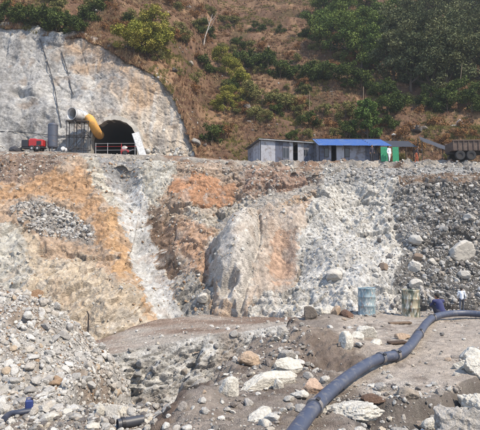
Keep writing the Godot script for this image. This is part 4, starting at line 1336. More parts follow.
	var f := thing("ventilation_fan", "big pale grey tubular ventilation fan on top of the scaffold tower", "fan", at)
	f.rotation = Vector3(0, -0.5, 0)
	var lay := Transform3D(Basis(Vector3.RIGHT, PI / 2), Vector3(0, 0, -0.9))
	part("casing", lathe([Vector2(0.52, -0.3), Vector2(0.62, -0.3), Vector2(0.62, 1.25), Vector2(0.7, 1.5), Vector2(0.66, 1.51), Vector2(0.56, 1.25), Vector2(0.52, -0.3)], 36), fan_m, f, lay)
	for y in [-0.3, 0.4, 1.2]: part("flange", lathe([Vector2(0.6, y - 0.04), Vector2(0.69, y - 0.04), Vector2(0.69, y + 0.04), Vector2(0.6, y + 0.04)], 36, false), fan_m, f, lay)
	part("hub", lathe([Vector2(0, 0.9), Vector2(0.18, 0.92), Vector2(0.2, 0.8), Vector2(0.2, 0.1), Vector2(0, 0.1)], 20), plain("dark_steel", lin(44, 44, 48), 0.5, 0.4), f, lay)
	for k in 8:
		part("blade", box(Vector3(0.16, 0.36, 0.02), 0.004), mats.dark_steel, f, Transform3D(Basis(Vector3.BACK, TAU * k / 8) * Basis(Vector3.UP, 0.6), Vector3(0, 0, -0.3)).translated_local(Vector3(0, 0.17, 0)))
	for x in [-0.38, 0.38]: part("skid", box(Vector3(0.12, 0.26, 1.5), 0.01), mats.dark_steel, f, Transform3D(Basis(), Vector3(x, -0.74, -0.3)))
	var back := f.transform * Vector3(0, 0, -1.15)
	var path := smooth_path([back, back + Vector3(0.35, -0.02, -0.35), mouth + Vector3(-2.35, 3.75, 0.9), mouth + Vector3(-2.0, 2.95, 0.45), mouth + Vector3(-1.95, 2.65, -0.5), mouth + Vector3(-1.95, 2.6, -1.3)], 10)
	var d := part("ventilation_duct", sweep(path, PackedFloat32Array([0.48]), 20, false, 0.05), worn("yellow_fabric", lin(214, 158, 76), lin(164, 128, 84), 0.5, 1.4, 0.85, 0.0, 15), self)
	tag(d, "yellow ribbed fabric duct running from the fan into the tunnel", "duct")

	# tank, compressor and heaps beside the scaffold
	var p := Vector3(-20.372, 11.620, -56.000)
	p.y = yard_y(p.x, p.z)
	var tank := thing("standing_tank", "tall dark blue-grey steel cylinder tank standing on short legs", "tank", p, 0.2)
	var navy := worn("tank_paint", lin(78, 84, 98), lin(112, 96, 86), 0.4, 1.9, 0.55, 0.2, 11)
	part("shell", lathe([Vector2(0, 0.34), Vector2(0.4, 0.38), Vector2(0.53, 0.5), Vector2(0.53, 2.95), Vector2(0.42, 3.08), Vector2(0, 3.14)], 32), navy, tank)
	for y in [0.62, 1.75, 2.85]: part("seam", lathe([Vector2(0.525, y - 0.02), Vector2(0.545, y - 0.02), Vector2(0.545, y + 0.02), Vector2(0.525, y + 0.02)], 32, false), navy, tank)
	part("nozzle", tube(Vector3(0, 3.1, 0), Vector3(0, 3.32, 0), 0.07, 12), navy, tank)
	for k in 3: part("leg", box(Vector3(0.1, 0.5, 0.06), 0.01), navy, tank, Transform3D(Basis(Vector3.UP, TAU * k / 3), Vector3(sin(TAU * k / 3) * 0.42, 0, cos(TAU * k / 3) * 0.42)))

	p = Vector3(-22.302, 11.608, -55.800)
	p.y = yard_y(p.x, p.z)
	var co := thing("air_compressor", "red towable air compressor with a dark left end on small wheels", "compressor", p, -0.08)
	var hood := SurfaceTool.new()
	hood.begin(Mesh.PRIMITIVE_TRIANGLES)
	add_box(hood, Transform3D(Basis(), Vector3(0.35, 0.86, 0)), Vector3(1.6, 0.78, 1.0), 0.09)
	add_box(hood, Transform3D(Basis(), Vector3(0.0, 1.29, 0)), Vector3(0.7, 0.14, 0.8), 0.05)
	part("hood", hood.commit(), red, co)
	part("engine_end", box(Vector3(0.75, 0.75, 0.92), 0.05), mats.dark_steel, co, Transform3D(Basis(), Vector3(-0.85, 0.46, 0)))
	part("chassis", box(Vector3(2.5, 0.14, 0.9), 0.02), mats.dark_steel, co, Transform3D(Basis(), Vector3(-0.05, 0.32, 0)))
	part("grille", box(Vector3(0.5, 0.42, 0.02), 0.005), mats.dark_steel, co, Transform3D(Basis(), Vector3(0.75, 0.62, 0.505)))
	part("tow_bar", tube(Vector3(-1.2, 0.4, 0), Vector3(-2.0, 0.15, 0.05), 0.05), mats.dark_steel, co)
	part("exhaust", tube(Vector3(-0.6, 1.1, 0.2), Vector3(-0.6, 1.5, 0.2), 0.05), mats.dark_steel, co)
	for x in [0.0, 0.62]:
		for z in [-0.5, 0.5]:
			var w := part("wheel", lathe([Vector2(0.12, -0.08), Vector2(0.24, -0.09), Vector2(0.29, -0.05), Vector2(0.29, 0.05), Vector2(0.24, 0.09), Vector2(0.12, 0.08)], 18), mats.rubber, co, Transform3D(Basis(Vector3.RIGHT, PI / 2), Vector3(x, 0.29, z)))
			part("rim", lathe([Vector2(0, -0.07), Vector2(0.14, -0.06), Vector2(0.14, 0.06), Vector2(0, 0.07)], 14), steel, w)
	p = Vector3(-24.251, 11.608, -55.800)
	p.y = yard_y(p.x, p.z) - 0.08
	var tarp := part("covered_pile", rock_mesh(61, 3, 0.62, 7), plain("black_tarp", lin(46, 44, 46), 0.6), self, Transform3D(Basis().scaled(Vector3(0.75, 0.75, 0.6)), p + Vector3(0, 0.22, 0)))
	tag(tarp, "low black covered pile left of the red compressor", "pile")
	for q in [[62.0, 0.36, "pale sack propped at the left foot of the scaffold"], [64.5, 0.28, "small grey sack in front of the scaffold's left foot"]]:
		p = Vector3((q[0] - 240.0) * 55.6 / 519.0, 0, -55.5)
		p.y = yard_y(p.x, p.z) + q[1] * 0.7
		var o := part("sack", rock_mesh(90 + int(q[0]), 3, 0.7, 4), mats.white_cloth if q[1] > 0.3 else mats.galvanised, self, Transform3D(Basis().scaled(Vector3(q[1] * 0.7, q[1] * 1.4, q[1] * 0.7)), p))
		tag(o, q[2], "sack")

	# cables hanging on and strung over the cut slope
	for c in [[[Vector2(-25.01, 27.31), Vector2(-23.70, 24.03), Vector2(-22.24, 20.59), Vector2(-21.01, 17.59), Vector2(-20.34, 14.98)], 0.055, "dark cable hanging down the cut slope above the tank"], [[Vector2(-22.23, 25.52), Vector2(-21.16, 22.85), Vector2(-20.31, 20.58), Vector2(-19.89, 19.47)], 0.06, "short dark cable on the cut slope above the scaffold"], [[Vector2(-29.52, 14.45), Vector2(-25.68, 14.40), Vector2(-23.18, 14.23), Vector2(-21.54, 13.98)], 0.035, "thin wire strung low across the cut slope behind the compressor"]]:
		var pts := []
		for q in c[0]:
			pts.append(nearest(sheets.cut_slope, q) + Vector3(0, 0.05, 0.1))
		tag(part("cable", sweep(smooth_path(pts, 8), PackedFloat32Array([c[1]]), 6), mats.dark_steel, self), c[2], "cable", "cables on the cut slope")


func nearest(s: Sheet, q: Vector2) -> Vector3:
	var best := 1e9
	var out := Vector3.ZERO
	for p in s.pos:
		var d := Vector2(p.x, p.y).distance_squared_to(q)
		if d < best:
			best = d
			out = p
	return out


func build_truck() -> void:
	var rust := worn("lorry_body", lin(84, 68, 60), lin(108, 92, 80), 0.5, 1.5, 0.7, 0.1, 10)
	var grime := plain("lorry_frame", lin(52, 46, 44), 0.8, 0.0, 1.0)
	var p := Vector3(23.849, 10.072, -53.500)
	p.y = yard_y(p.x, p.z)
	var t := thing("tipper_lorry", "brown ribbed tipper lorry parked at the right end of the yard", "lorry", p, -0.04)
	var st := SurfaceTool.new()
	st.begin(Mesh.PRIMITIVE_TRIANGLES)
	for s in [[Vector3(0, 1.02, 0), Vector3(4.3, 0.1, 2.1)], [Vector3(0, 1.5, 1.02), Vector3(4.3, 0.95, 0.07)], [Vector3(0, 1.5, -1.02), Vector3(4.3, 0.95, 0.07)], [Vector3(2.13, 1.6, 0), Vector3(0.07, 1.15, 2.0)], [Vector3(-2.13, 1.46, 0), Vector3(0.06, 0.85, 1.98)]]:
		add_box(st, Transform3D(Basis(), s[0]), s[1], 0.01)
	var b := part("tipper_body", st.commit(), rust, t)
	for k in 9:
		for z in [-1.09, 1.09]: part("rib", box(Vector3(0.09, 0.92, 0.08), 0.01), rust, b, Transform3D(Basis(), Vector3(-2.05 + k * 0.51, 1.05, z)))
	for z in [-1.09, 1.09]: part("top_rail", box(Vector3(4.36, 0.1, 0.12), 0.015), rust, b, Transform3D(Basis(), Vector3(0, 1.95, z)))
	part("load", rock_mesh(55, 3, 0.5, 9), stone_material(lin(120, 112, 104)), b, Transform3D(Basis().scaled(Vector3(2.0, 0.62, 1.1)), Vector3(0, 1.5, 0)))
	part("chassis", box(Vector3(6.3, 0.22, 0.8), 0.02), grime, t, Transform3D(Basis(), Vector3(0.9, 0.72, 0)))
	var cab := part("cab", box(Vector3(1.5, 1.75, 2.1), 0.12), plain("cab_paint", lin(176, 120, 48), 0.5, 0.0, 2.0), t, Transform3D(Basis(), Vector3(3.15, 0.75, 0)))
	for z in [-1.055, 1.055]: part("side_window", box(Vector3(0.75, 0.6, 0.02)), mats.window_glass, cab, Transform3D(Basis(), Vector3(0.15, 0.95, z)))
	part("windscreen", box(Vector3(0.02, 0.7, 1.8)), mats.window_glass, cab, Transform3D(Basis(), Vector3(0.755, 0.9, 0)))
	for z in [-0.7, 0.7]: part("headlight", lathe([Vector2(0, 0), Vector2(0.12, 0), Vector2(0.1, 0.05), Vector2(0, 0.06)], 12), mats.white_board, cab, Transform3D(Basis(Vector3.BACK, -PI / 2), Vector3(0.75, 0.35, z)))
	for x in [-1.35, -0.25, 3.1]:
		for z in [-0.92, 0.92]:
			var w := part("wheel", lathe([Vector2(0.25, -0.15), Vector2(0.44, -0.16), Vector2(0.5, -0.1), Vector2(0.5, 0.1), Vector2(0.44, 0.16), Vector2(0.25, 0.15)], 24), mats.rubber, t, Transform3D(Basis(Vector3.RIGHT, PI / 2), Vector3(x, 0.5, z)))
			part("rim", lathe([Vector2(0, -0.08), Vector2(0.27, -0.12), Vector2(0.27, 0.12), Vector2(0, 0.08)], 16), grime, w)
	for x in [-1.35, -0.25]:
		for z in [-0.95, 0.95]: part("mudguard", box(Vector3(0.9, 0.04, 0.4), 0.01), grime, t, Transform3D(Basis(), Vector3(x, 1.02 - 0.06, z * 0.8)))


# ---- near things ------------------------------------------------------------------------------

func build_near() -> void:
	# the pipe: sections joined by collars
	var black := worn("pipe_plastic", lin(60, 67, 86), lin(110, 108, 106), 0.42, 0.7, 0.5, 0.0, 3)
	var ring := worn("pipe_collar", lin(92, 94, 102), lin(140, 128, 114), 0.5, 0.6, 0.6, 0.1, 4)
	var path := smooth_path([Vector3(0.314, -0.013, -5.200), Vector3(0.620, -0.024, -6.070), Vector3(0.964, -0.029, -6.970), Vector3(1.395, -0.032, -7.900), Vector3(1.929, -0.039, -8.900), Vector3(2.375, -0.035, -9.600), Vector3(2.728, -0.039, -10.020), Vector3(3.099, -0.043, -10.300), Vector3(3.596, -0.040, -11.100), Vector3(4.269, -0.039, -12.500), Vector3(5.072, -0.035, -14.200), Vector3(5.731, -0.034, -15.300), Vector3(6.494, -0.038, -15.950), Vector3(7.233, -0.046, -15.900), Vector3(8.310, -0.090, -15.000)], 12)
	var pipe := thing("water_pipe", "long blue-black plastic pipe snaking over the ground to the drums", "pipe")
	part("tube", sweep(path, PackedFloat32Array([0.097]), 28), black, pipe)
	for k in [25, 70, 82, 108, 128]:
		var a := path[k]
		var d := (path[k + 1] - path[k]).normalized()
		var f := part("collar", lathe([Vector2(0.095, -0.045), Vector2(0.115, -0.045), Vector2(0.12, -0.018), Vector2(0.106, 0.0), Vector2(0.12, 0.018), Vector2(0.115, 0.045), Vector2(0.095, 0.045)], 28), ring, pipe, Transform3D(Basis(Quaternion(Vector3.UP, d)), a))
		part("bolt", box(Vector3(0.05, 0.09, 0.03), 0.006), mats.dark_steel, f, Transform3D(Basis(), Vector3(0.0, -0.045, 0.126)))

	# a cut-off length of pipe on the low flat, a jerrycan and a dark hose
	var q: Vector4 = Vector4(-3.180, -15.424, 0.773, 0.357)
	var o := thing("pipe_offcut", "short black pipe length with an open end on the low mud flat", "pipe", Vector3(q.x, ground_y(q.x, q.y) + 0.15, q.y), 0.5)
	part("tube", lathe([Vector2(0.15, -0.45), Vector2(0.19, -0.45), Vector2(0.19, 0.5), Vector2(0.15, 0.5), Vector2(0.15, -0.45)], 24), plain("old_pipe", lin(66, 68, 76), 0.5, 0.0, 0.5), o, Transform3D(Basis(Vector3.BACK, PI / 2), Vector3.ZERO))
	o.scale = Vector3.ONE * 0.8
	part("collar", lathe([Vector2(0.18, -0.06), Vector2(0.225, -0.06), Vector2(0.225, 0.06), Vector2(0.18, 0.06)], 24, false), mats.dark_steel, o, Transform3D(Basis(Vector3.BACK, PI / 2), Vector3(-0.3, 0, 0)))
	q = Vector4(-6.655, -16.650, 0.257, 0.449)
	o = thing("jerrycan", "bright blue plastic jerrycan standing below the rubble heap", "jerrycan", Vector3(q.x, maxf(ground_y(q.x, q.y), heap_y(q.x, q.y)) + 0.06, q.y), 0.25)
	var blue := plain("blue_plastic", lin(48, 66, 128), 0.5, 0.0, 0.7)
	part("can", box(Vector3(0.28, 0.4, 0.2), 0.05), blue, o)
	o.scale = Vector3.ONE * 0.85
	part("handle", sweep(PackedVector3Array([Vector3(-0.1, 0.38, 0), Vector3(-0.08, 0.47, 0), Vector3(0.05, 0.47, 0), Vector3(0.07, 0.38, 0)]), PackedFloat32Array([0.022]), 8), blue, o)
	part("cap", lathe([Vector2(0, 0.39), Vector2(0.035, 0.39), Vector2(0.035, 0.45), Vector2(0, 0.45)], 12), mats.dark_steel, o, Transform3D(Basis(), Vector3(0.1, 0, 0)))
	var hose := []
	for h in [Vector4(-6.998, -15.671, 0.030, 0.030), Vector4(-7.090, -16.280, 0.031, 0.031), Vector4(-6.820, -16.371, 0.032, 0.032), Vector4(-6.491, -16.556, 0.032, 0.032)]:
		hose.append(Vector3(h.x, maxf(ground_y(h.x, h.y), heap_y(h.x, h.y)) + 0.08, h.y))
	tag(part("hose", sweep(smooth_path(hose, 8), PackedFloat32Array([0.09]), 14), plain("dark_hose", lin(58, 64, 82), 0.55, 0.0, 0.6), self), "dark blue-grey hose lying in front of the jerrycan", "hose")

	# two drums
	var tint := [["blue", lin(130, 144, 148), lin(94, 118, 128), "rusty pale blue steel drum standing at the back edge of the sand"], ["tan", lin(150, 142, 120), lin(70, 80, 70), "dented grey-green and rusty tan drum right of the pale blue one"]]
	for k in 2:
		q = [Vector4(4.180, -17.218, 0.564, 0.896), Vector4(5.515, -16.874, 0.585, 0.910)][k]
		o = thing("oil_drum", tint[k][3], "drum", Vector3(q.x, ground_y(q.x, q.y) - 0.02, q.y), 0.7 * k, "steel drums")
		var m := plain(tint[k][0] + "_drum", Color.WHITE, 0.6, 0.1)
		m.albedo_texture = drum_paint(tint[k][1], tint[k][2], 40 + k)
		var prof := [Vector2(0, 0.02), Vector2(0.27, 0.02), Vector2(0.285, 0.0), Vector2(0.295, 0.02), Vector2(0.285, 0.04), Vector2(0.285, 0.29), Vector2(0.3, 0.31), Vector2(0.285, 0.33), Vector2(0.285, 0.58), Vector2(0.3, 0.6), Vector2(0.285, 0.62), Vector2(0.285, 0.85), Vector2(0.295, 0.87), Vector2(0.285, 0.89), Vector2(0.27, 0.86)]
		part("shell", drum_mesh(prof, 36, k), m, o)
		part("lid", lathe([Vector2(0.272, 0.862), Vector2(0.262, 0.855), Vector2(0.0, 0.85)], 30, false), stone_material(tint[k][2]), o)

	# planks
	for k in 3:
		q = [Vector4(4.632, -15.158, 0.643, 0.117), Vector4(3.627, -12.120, 0.420, 0.117), Vector4(4.559, -10.786, 0.416, 0.083)][k]
		var pl := part("plank", box(Vector3(q.z, 0.05, 0.2), 0.01), stone_material([lin(150, 128, 108), lin(104, 88, 78), lin(168, 158, 148)][k]), self, Transform3D(Basis(Vector3.UP, [0.05, 0.2, -0.3][k]) * Basis(Vector3.BACK, 0.03), Vector3(q.x, ground_y(q.x, q.y) + 0.005, q.y)))
		tag(pl, ["short weathered board lying on the sand in front of the tan drum", "dark board end beside the bend of the pipe", "pale flat board on the sand near the right edge"][k], "board")
	q = Vector4(-4.013, -13.835, 0.053, 0.427)
	# stake standing at the foot of the orange bank
	var s := part("stake", sweep(PackedVector3Array([Vector3(0, -0.2, 0), Vector3(0.02, 0.9, 0), Vector3(-0.08, 1.1, 0)]), PackedFloat32Array([0.05, 0.04, 0.035]), 7), mats.dark_timber, self, Transform3D(Basis(), Vector3(-8.555, -3.085, -29.500)))
	s.position.y = -2.9
	tag(s, "bent dark stake standing behind the rubble heap", "stake")


func drum_mesh(prof: Array, sides: int, seed_: int) -> ArrayMesh:
	var st := SurfaceTool.new()
	st.begin(Mesh.PRIMITIVE_TRIANGLES)
	st.set_smooth_group(1)
	var n := FastNoiseLite.new()
	n.seed = seed_
	n.frequency = 2.0
	var at := func(i: int, k: int) -> Vector3:
		var a := TAU * k / sides
		var r: float = prof[i].x
		var p := Vector3(cos(a) * r, prof[i].y, sin(a) * r)
		return p * (1.0 + (0.05 if r > 0.1 else 0.0) * minf(0.0, n.get_noise_3dv(p) ) * Vector3(1, 0, 1).length())
	for i in prof.size() - 1:
		for k in sides:
			for c in [[0, 0], [1, 1], [0, 1], [0, 0], [1, 0], [1, 1]]:
				st.set_uv(Vector2(float(k + c[1]) / sides * 2.0, prof[i + c[0]].y))
				st.add_vertex(at.call(i + c[0], (k + c[1]) % sides))
	st.generate_normals()
	return st.commit()


func drum_paint(a: Color, b: Color, seed_: int) -> ImageTexture:
	# worn paint: two coats, rust where it has flaked
	var im := Image.create(256, 128, false, Image.FORMAT_RGB8)
	var n := FastNoiseLite.new()
	n.seed = seed_
	n.frequency = 0.03
	n.fractal_octaves = 5
	for y in 128:
		for x in 256:
			var u := TAU * x / 256.0
			var p := Vector3(cos(u) * 24, y * 0.5, sin(u) * 24)
			var c := a.lerp(b, clampf(n.get_noise_3dv(p) * 2.5 + 0.3, 0, 1))
			c = c.lerp(lin(112, 72, 48), clampf((n.get_noise_3dv(p * 1.7 + Vector3(90, 0, 0)) - 0.2) * 4.0, 0, 0.6))
			c = c.lerp(lin(206, 204, 196), clampf((n.get_noise_3dv(p * 2.4 + Vector3(0, 90, 0)) - 0.2) * 4.0, 0, 0.55))
			im.set_pixel(x, y, c.linear_to_srgb())
	return ImageTexture.create_from_image(im)


func boulder(called: String, label: String, q: Vector4, tone: Color, seed_: int, flat: float, planes: int, turn: float, low := false, sink := 0.3, deep := 0.5) -> void:
	var m := rock_mesh(seed_, 4 if q.z > 0.5 else 3, 1.0, planes, 0.17 if called in ["outcrop_rock", "layered_rock", "flat_slab"] else 0.11)
	var y := ground_y(q.x, q.y)
	if low: y = maxf(y, heap_y(q.x, q.y))
	var h := q.w
	var b := Basis(Vector3.UP, turn) * Basis(Vector3.BACK, flat)
	var o := part(called, m, stone_material(tone), self, Transform3D(b.scaled_local(Vector3(q.z * 0.62, h * 0.75, q.z * deep)), Vector3(q.x, y + h * (0.5 - sink), q.y)))
	tag(o, label, "rock")


func build_rocks() -> void:
	var W := lin(222, 216, 204)
	var G := lin(184, 178, 170)
	var T := lin(196, 172, 148)
	var D := lin(128, 118, 108)
	boulder("long_boulder", "long pale boulder lying slantwise left of the pipe", Vector4(0.381, -8.726, 1.177, 0.269), W, 301, 0.03, 9, 0.62, false, 0.22, 0.17)
	boulder("long_boulder", "pale curved boulder touching the upper end of the long slanting one", Vector4(0.856, -9.574, 0.553, 0.258), W, 302, 0.0, 10, 0.35, false, 0.25, 0.3)
	boulder("angular_rock", "white angular rock on the crest of the dark bank", Vector4(-0.168, -8.068, 0.264, 0.311), W, 303, -0.3, 8, 0.2)
	boulder("flat_rock", "flat pale triangular stone left of the pipe collar", Vector4(0.249, -7.291, 0.393, 0.126), W, 304, 0.1, 7, 1.0)
	boulder("round_boulder", "round grey boulder at the edge of the hollow", Vector4(0.975, -11.894, 0.298, 0.298), G, 305, 0, 22, 0.4)
	boulder("tan_rock", "tan and white rock beside the gully edge", Vector4(0.194, -10.184, 0.432, 0.255), T, 306, 0.15, 9, 0.3)
	boulder("grey_rock", "squarish grey rock above the long pale boulder", Vector4(0.949, -10.607, 0.327, 0.266), G, 307, 0, 9, 0.2)
	boulder("small_boulder", "upright rounded stone right below the long pale boulder", Vector4(0.637, -8.609, 0.166, 0.216), W, 308, 0, 16, 0.2)
	boulder("white_rock", "white blocky rock beside the pipe's upper bend", Vector4(2.253, -11.263, 0.369, 0.326), W, 309, 0.1, 9, 0.7)
	boulder("white_rock", "largest of the white stones piled on the earth mound", Vector4(3.058, -12.727, 0.441, 0.343), W, 310, -0.1, 9, 0.1)
	boulder("white_rock", "white stone leaning at the left of the stone pile", Vector4(2.729, -12.237, 0.283, 0.236), W, 311, 0.3, 8, 0.1)
	boulder("white_rock", "low white stone at the right of the stone pile", Vector4(3.112, -12.006, 0.278, 0.162), W, 312, 0.1, 8, 0.6)
	boulder("orange_rock", "orange-stained rock against the left side of the pipe", Vector4(1.146, -8.384, 0.388, 0.275), lin(204, 178, 158), 313, 0.1, 10, 0.3)
	boulder("oval_stone", "smooth white oval stone left of the pipe", Vector4(0.903, -8.068, 0.264, 0.124), W, 314, 0.1, 18, -0.2)
	boulder("flat_slab", "big flat pale slab right of the pipe collar", Vector4(1.547, -7.291, 0.702, 0.197), W, 315, 0.08, 8, 0.15)
	boulder("round_stone", "round tan stone right of the flat slab", Vector4(1.928, -7.169, 0.180, 0.180), lin(206, 194, 178), 316, 0, 24, 0.1)
	boulder("flat_brown_stone", "flat dark brown stone above the round tan one", Vector4(1.985, -7.870, 0.334, 0.091), lin(116, 94, 80), 317, 0, 9, 0.1)
	boulder("outcrop_rock", "big grey fissured rock in the lower right corner", Vector4(2.951, -6.901, 0.798, 0.665), G, 318, 0.05, 12, 0.3, false, 0.22)
	boulder("layered_rock", "pale layered slab above the big corner rock", Vector4(3.731, -8.329, 0.546, 0.417), W, 319, -0.45, 8, 0.2)
	boulder("layered_rock", "pale slab leaning at the right edge above the layered one", Vector4(4.332, -9.574, 0.480, 0.369), W, 320, -0.3, 8, 0.5)
	boulder("white_chunk", "white chunk in the washed-out hollow", Vector4(2.685, -7.460, 0.216, 0.129), W, 321, 0.2, 8, 0.3)
	boulder("oval_stone", "flat tan oval stone beside the pipe's bend", Vector4(3.932, -12.727, 0.417, 0.147), T, 322, 0, 18, 0.05)
	boulder("tan_boulder", "tan boulder at the foot of the sand shelf", Vector4(2.585, -8.017, 0.340, 0.216), lin(170, 158, 144), 323, 0.1, 12, 0.2)
	for k in 7:
		boulder("broken_rock", ["tilted pale slab piece at the right edge, topmost of the broken slabs", "pale slab piece under the topmost one at the right edge", "grey wedge left of the big corner rock", "thin pale slab lying before the layered rock", "dark block in the hollow left of the corner rock", "pale block below the pipe at the hollow's rim", "small grey block at the bottom of the hollow"][k], [Vector4(4.724, -10.696, 0.453, 0.247), Vector4(4.167, -9.869, 0.342, 0.190), Vector4(2.607, -6.757, 0.338, 0.234), Vector4(3.315, -8.017, 0.402, 0.154), Vector4(2.416, -6.901, 0.266, 0.186), Vector4(2.136, -7.052, 0.217, 0.163), Vector4(2.175, -6.687, 0.232, 0.129)][k], [W, W, G, W, D, G, G][k], 380 + k, [-0.35, -0.2, 0.2, -0.25, 0.1, 0.1, 0.0][k], 8, k * 0.6)
	for k in 5:
		boulder("edge_boulder", ["broad pale boulder in the row on the back edge of the sand", "tan boulder in the row on the back edge of the sand", "white blocky boulder in the row on the back edge of the sand", "dark brown boulder at the right of the back-edge row", "dark block at the left end of the back-edge row"][k], [Vector4(2.719, -16.543, 0.510, 0.351), Vector4(2.988, -16.122, 0.373, 0.311), Vector4(2.434, -16.330, 0.378, 0.378), Vector4(3.254, -15.919, 0.491, 0.215), Vector4(2.047, -15.529, 0.419, 0.359)][k], [W, T, W, lin(122, 96, 82), D][k], 330 + k, 0.1, 9, k * 0.7)
	# white stones along the foot of the heap
	for k in 9:
		var names := ["white block at the right end of the heap's foot", "white block in the middle of the right group at the heap's foot", "pale stone touching the white blocks at the heap's foot", "white stone right of the jerrycan", "flat white stone in front of the jerrycan", "white rounded stone between jerrycan and white blocks", "white stone at the left edge beside the hose", "flat pale stone near the pipe offcut", "white stone on the mud left of the pipe offcut"]
		boulder("foot_stone", names[k], [Vector4(-3.968, -16.371, 0.505, 0.347), Vector4(-4.309, -16.371, 0.410, 0.410), Vector4(-3.722, -16.650, 0.385, 0.257), Vector4(-6.115, -16.556, 0.447, 0.287), Vector4(-5.699, -16.013, 0.432, 0.247), Vector4(-5.363, -16.463, 0.381, 0.254), Vector4(-7.401, -16.556, 0.447, 0.383), Vector4(-2.965, -15.671, 0.543, 0.121), Vector4(-4.266, -15.343, 0.473, 0.177)][k], W if k % 3 else lin(206, 200, 190), 350 + k, 0.1, 8 + k % 3, k * 0.9, true)
	boulder("brown_block", "brown block bedded high in the rubble heap", Vector4(-9.737, -24.703, 0.762, 0.428), lin(160, 130, 104), 370, 0.1, 9, 0.2, true, 0.1)

	# boulders set in the cliff
	for c in [[Vector2(18.03, 1.24), 2.4, 431, "huge pale boulder jutting from the dark gravel bank"], [Vector2(13.69, 0.04), 1.35, 402, "round white boulder at the left edge of the dark gravel bank"], [Vector2(11.05, 0.02), 1.0, 403, "brown-sided boulder low in the pale rock above the drums"], [Vector2(14.71, 2.20), 1.2, 404, "white boulder left of the dark gravel bank"], [Vector2(7.15, -0.59), 1.3, 405, "flat white block on the pale apron"], [Vector2(8.56, 4.12), 0.7, 406, "grey cobble high on the pale apron"], [Vector2(13.17, -1.09), 1.0, 407, "flat pale block under the round white boulder"], [Vector2(17.55, -0.46), 0.9, 408, "white boulder below the huge one"], [Vector2(15.34, 0.48), 0.8, 409, "white cobble left of the huge boulder"], [Vector2(14.21, 0.78), 0.9, 412, "grey boulder between two white ones"], [Vector2(19.78, 4.09), 0.9, 410, "white block high in the dark gravel bank"], [Vector2(-2.78, -2.16), 0.9, 411, "white upright block at the foot of the undercut"]]:
		var p := nearest(sheets.cliff, c[0])
		var r: float = c[1] * 0.5
		var m := rock_mesh(c[2], 3, 0.85, 11)
		tag(part("cliff_boulder", m, stone_material(lin(212, 206, 196) if c[2] != 403 and c[2] != 412 else lin(150, 132, 116)), self, Transform3D(Basis(Vector3.UP, c[2] * 1.7).scaled(Vector3(1.1, 0.9, 1.0) * r * 1.15), p + Vector3(0, 0, r * 0.15))), c[3], "boulder", "boulders set in the cliff")

	# loose stones on the near ground, each one a thing
	var r := RandomNumberGenerator.new()
	r.seed = 77
	var shades := [lin(206, 200, 190), lin(186, 180, 172), lin(164, 156, 148), lin(190, 170, 150), lin(142, 132, 124), lin(216, 212, 204)]
	var made := 0
	while made < 330:
		var x := r.randf_range(-4.5, 5.0)
		var z := -r.randf_range(5.4, 17.2)
		if absf(x) > -z * 0.48: continue
		var y := ground_y(x, z)
		var left := x < ledge_edge(z)
		if left and (y > -2.9 or r.randf() < 0.75): continue
		var right := x > 1.5 and z < -8.8
		if right and r.randf() < 0.86: continue
		if not right and x < 1.5 and r.randf() < 0.15: continue
		var clear := true
		for p in pipe_clear: clear = clear and Vector2(x, z).distance_to(p) > 0.24
		if not clear: continue
		var d := clampf(0.085 * pow(r.randf(), -0.4), 0.08, 0.26) * (2.0 if left else 1.0)
		var o := part("loose_stone", rocks[r.randi() % rocks.size()], stone_material(shades[r.randi() % shades.size()]), self, Transform3D(basis_random(r, Vector3.UP, 0.15).scaled_local(Vector3.ONE * d * 0.5), Vector3(x, y + d * 0.12, z)))
		var size := "fist-sized" if d < 0.11 * (2.0 if left else 1.0) else ("mid-sized" if d < 0.16 * (2.0 if left else 1.0) else "large")
		var deep := "near the camera" if z > -8.0 else ("in the middle distance" if z > -12.0 else "towards the back edge")
		if left: tag(o, "%s pale stone on the low mud flat %s" % [size, "in front of the heap" if x < -4.0 else "by the pipe offcut"], "stone", "loose stones on the low mud flat")
		elif right: tag(o, "%s stone lying on the pale sand %s" % [size, deep], "stone", "loose stones on the sand")
		elif x > 1.5: tag(o, "%s stone in the washed-out hollow right of the pipe" % size, "stone", "loose stones in the hollow")
		else: tag(o, "%s stone on the brown mud left of the pipe, %s" % [size, deep], "stone", "loose stones on the brown mud")
		made += 1


var pipe_clear := [Vector2(0.5, -5.9), Vector2(0.7, -6.3), Vector2(0.95, -6.9), Vector2(1.2, -7.4), Vector2(1.42, -7.9), Vector2(1.7, -8.4), Vector2(1.95, -8.9), Vector2(2.2, -9.3), Vector2(2.5, -9.7), Vector2(2.8, -10.05), Vector2(3.15, -10.3), Vector2(3.4, -10.7), Vector2(3.65, -11.1), Vector2(4.0, -11.8), Vector2(4.3, -12.5), Vector2(4.7, -13.3), Vector2(5.1, -14.2)]


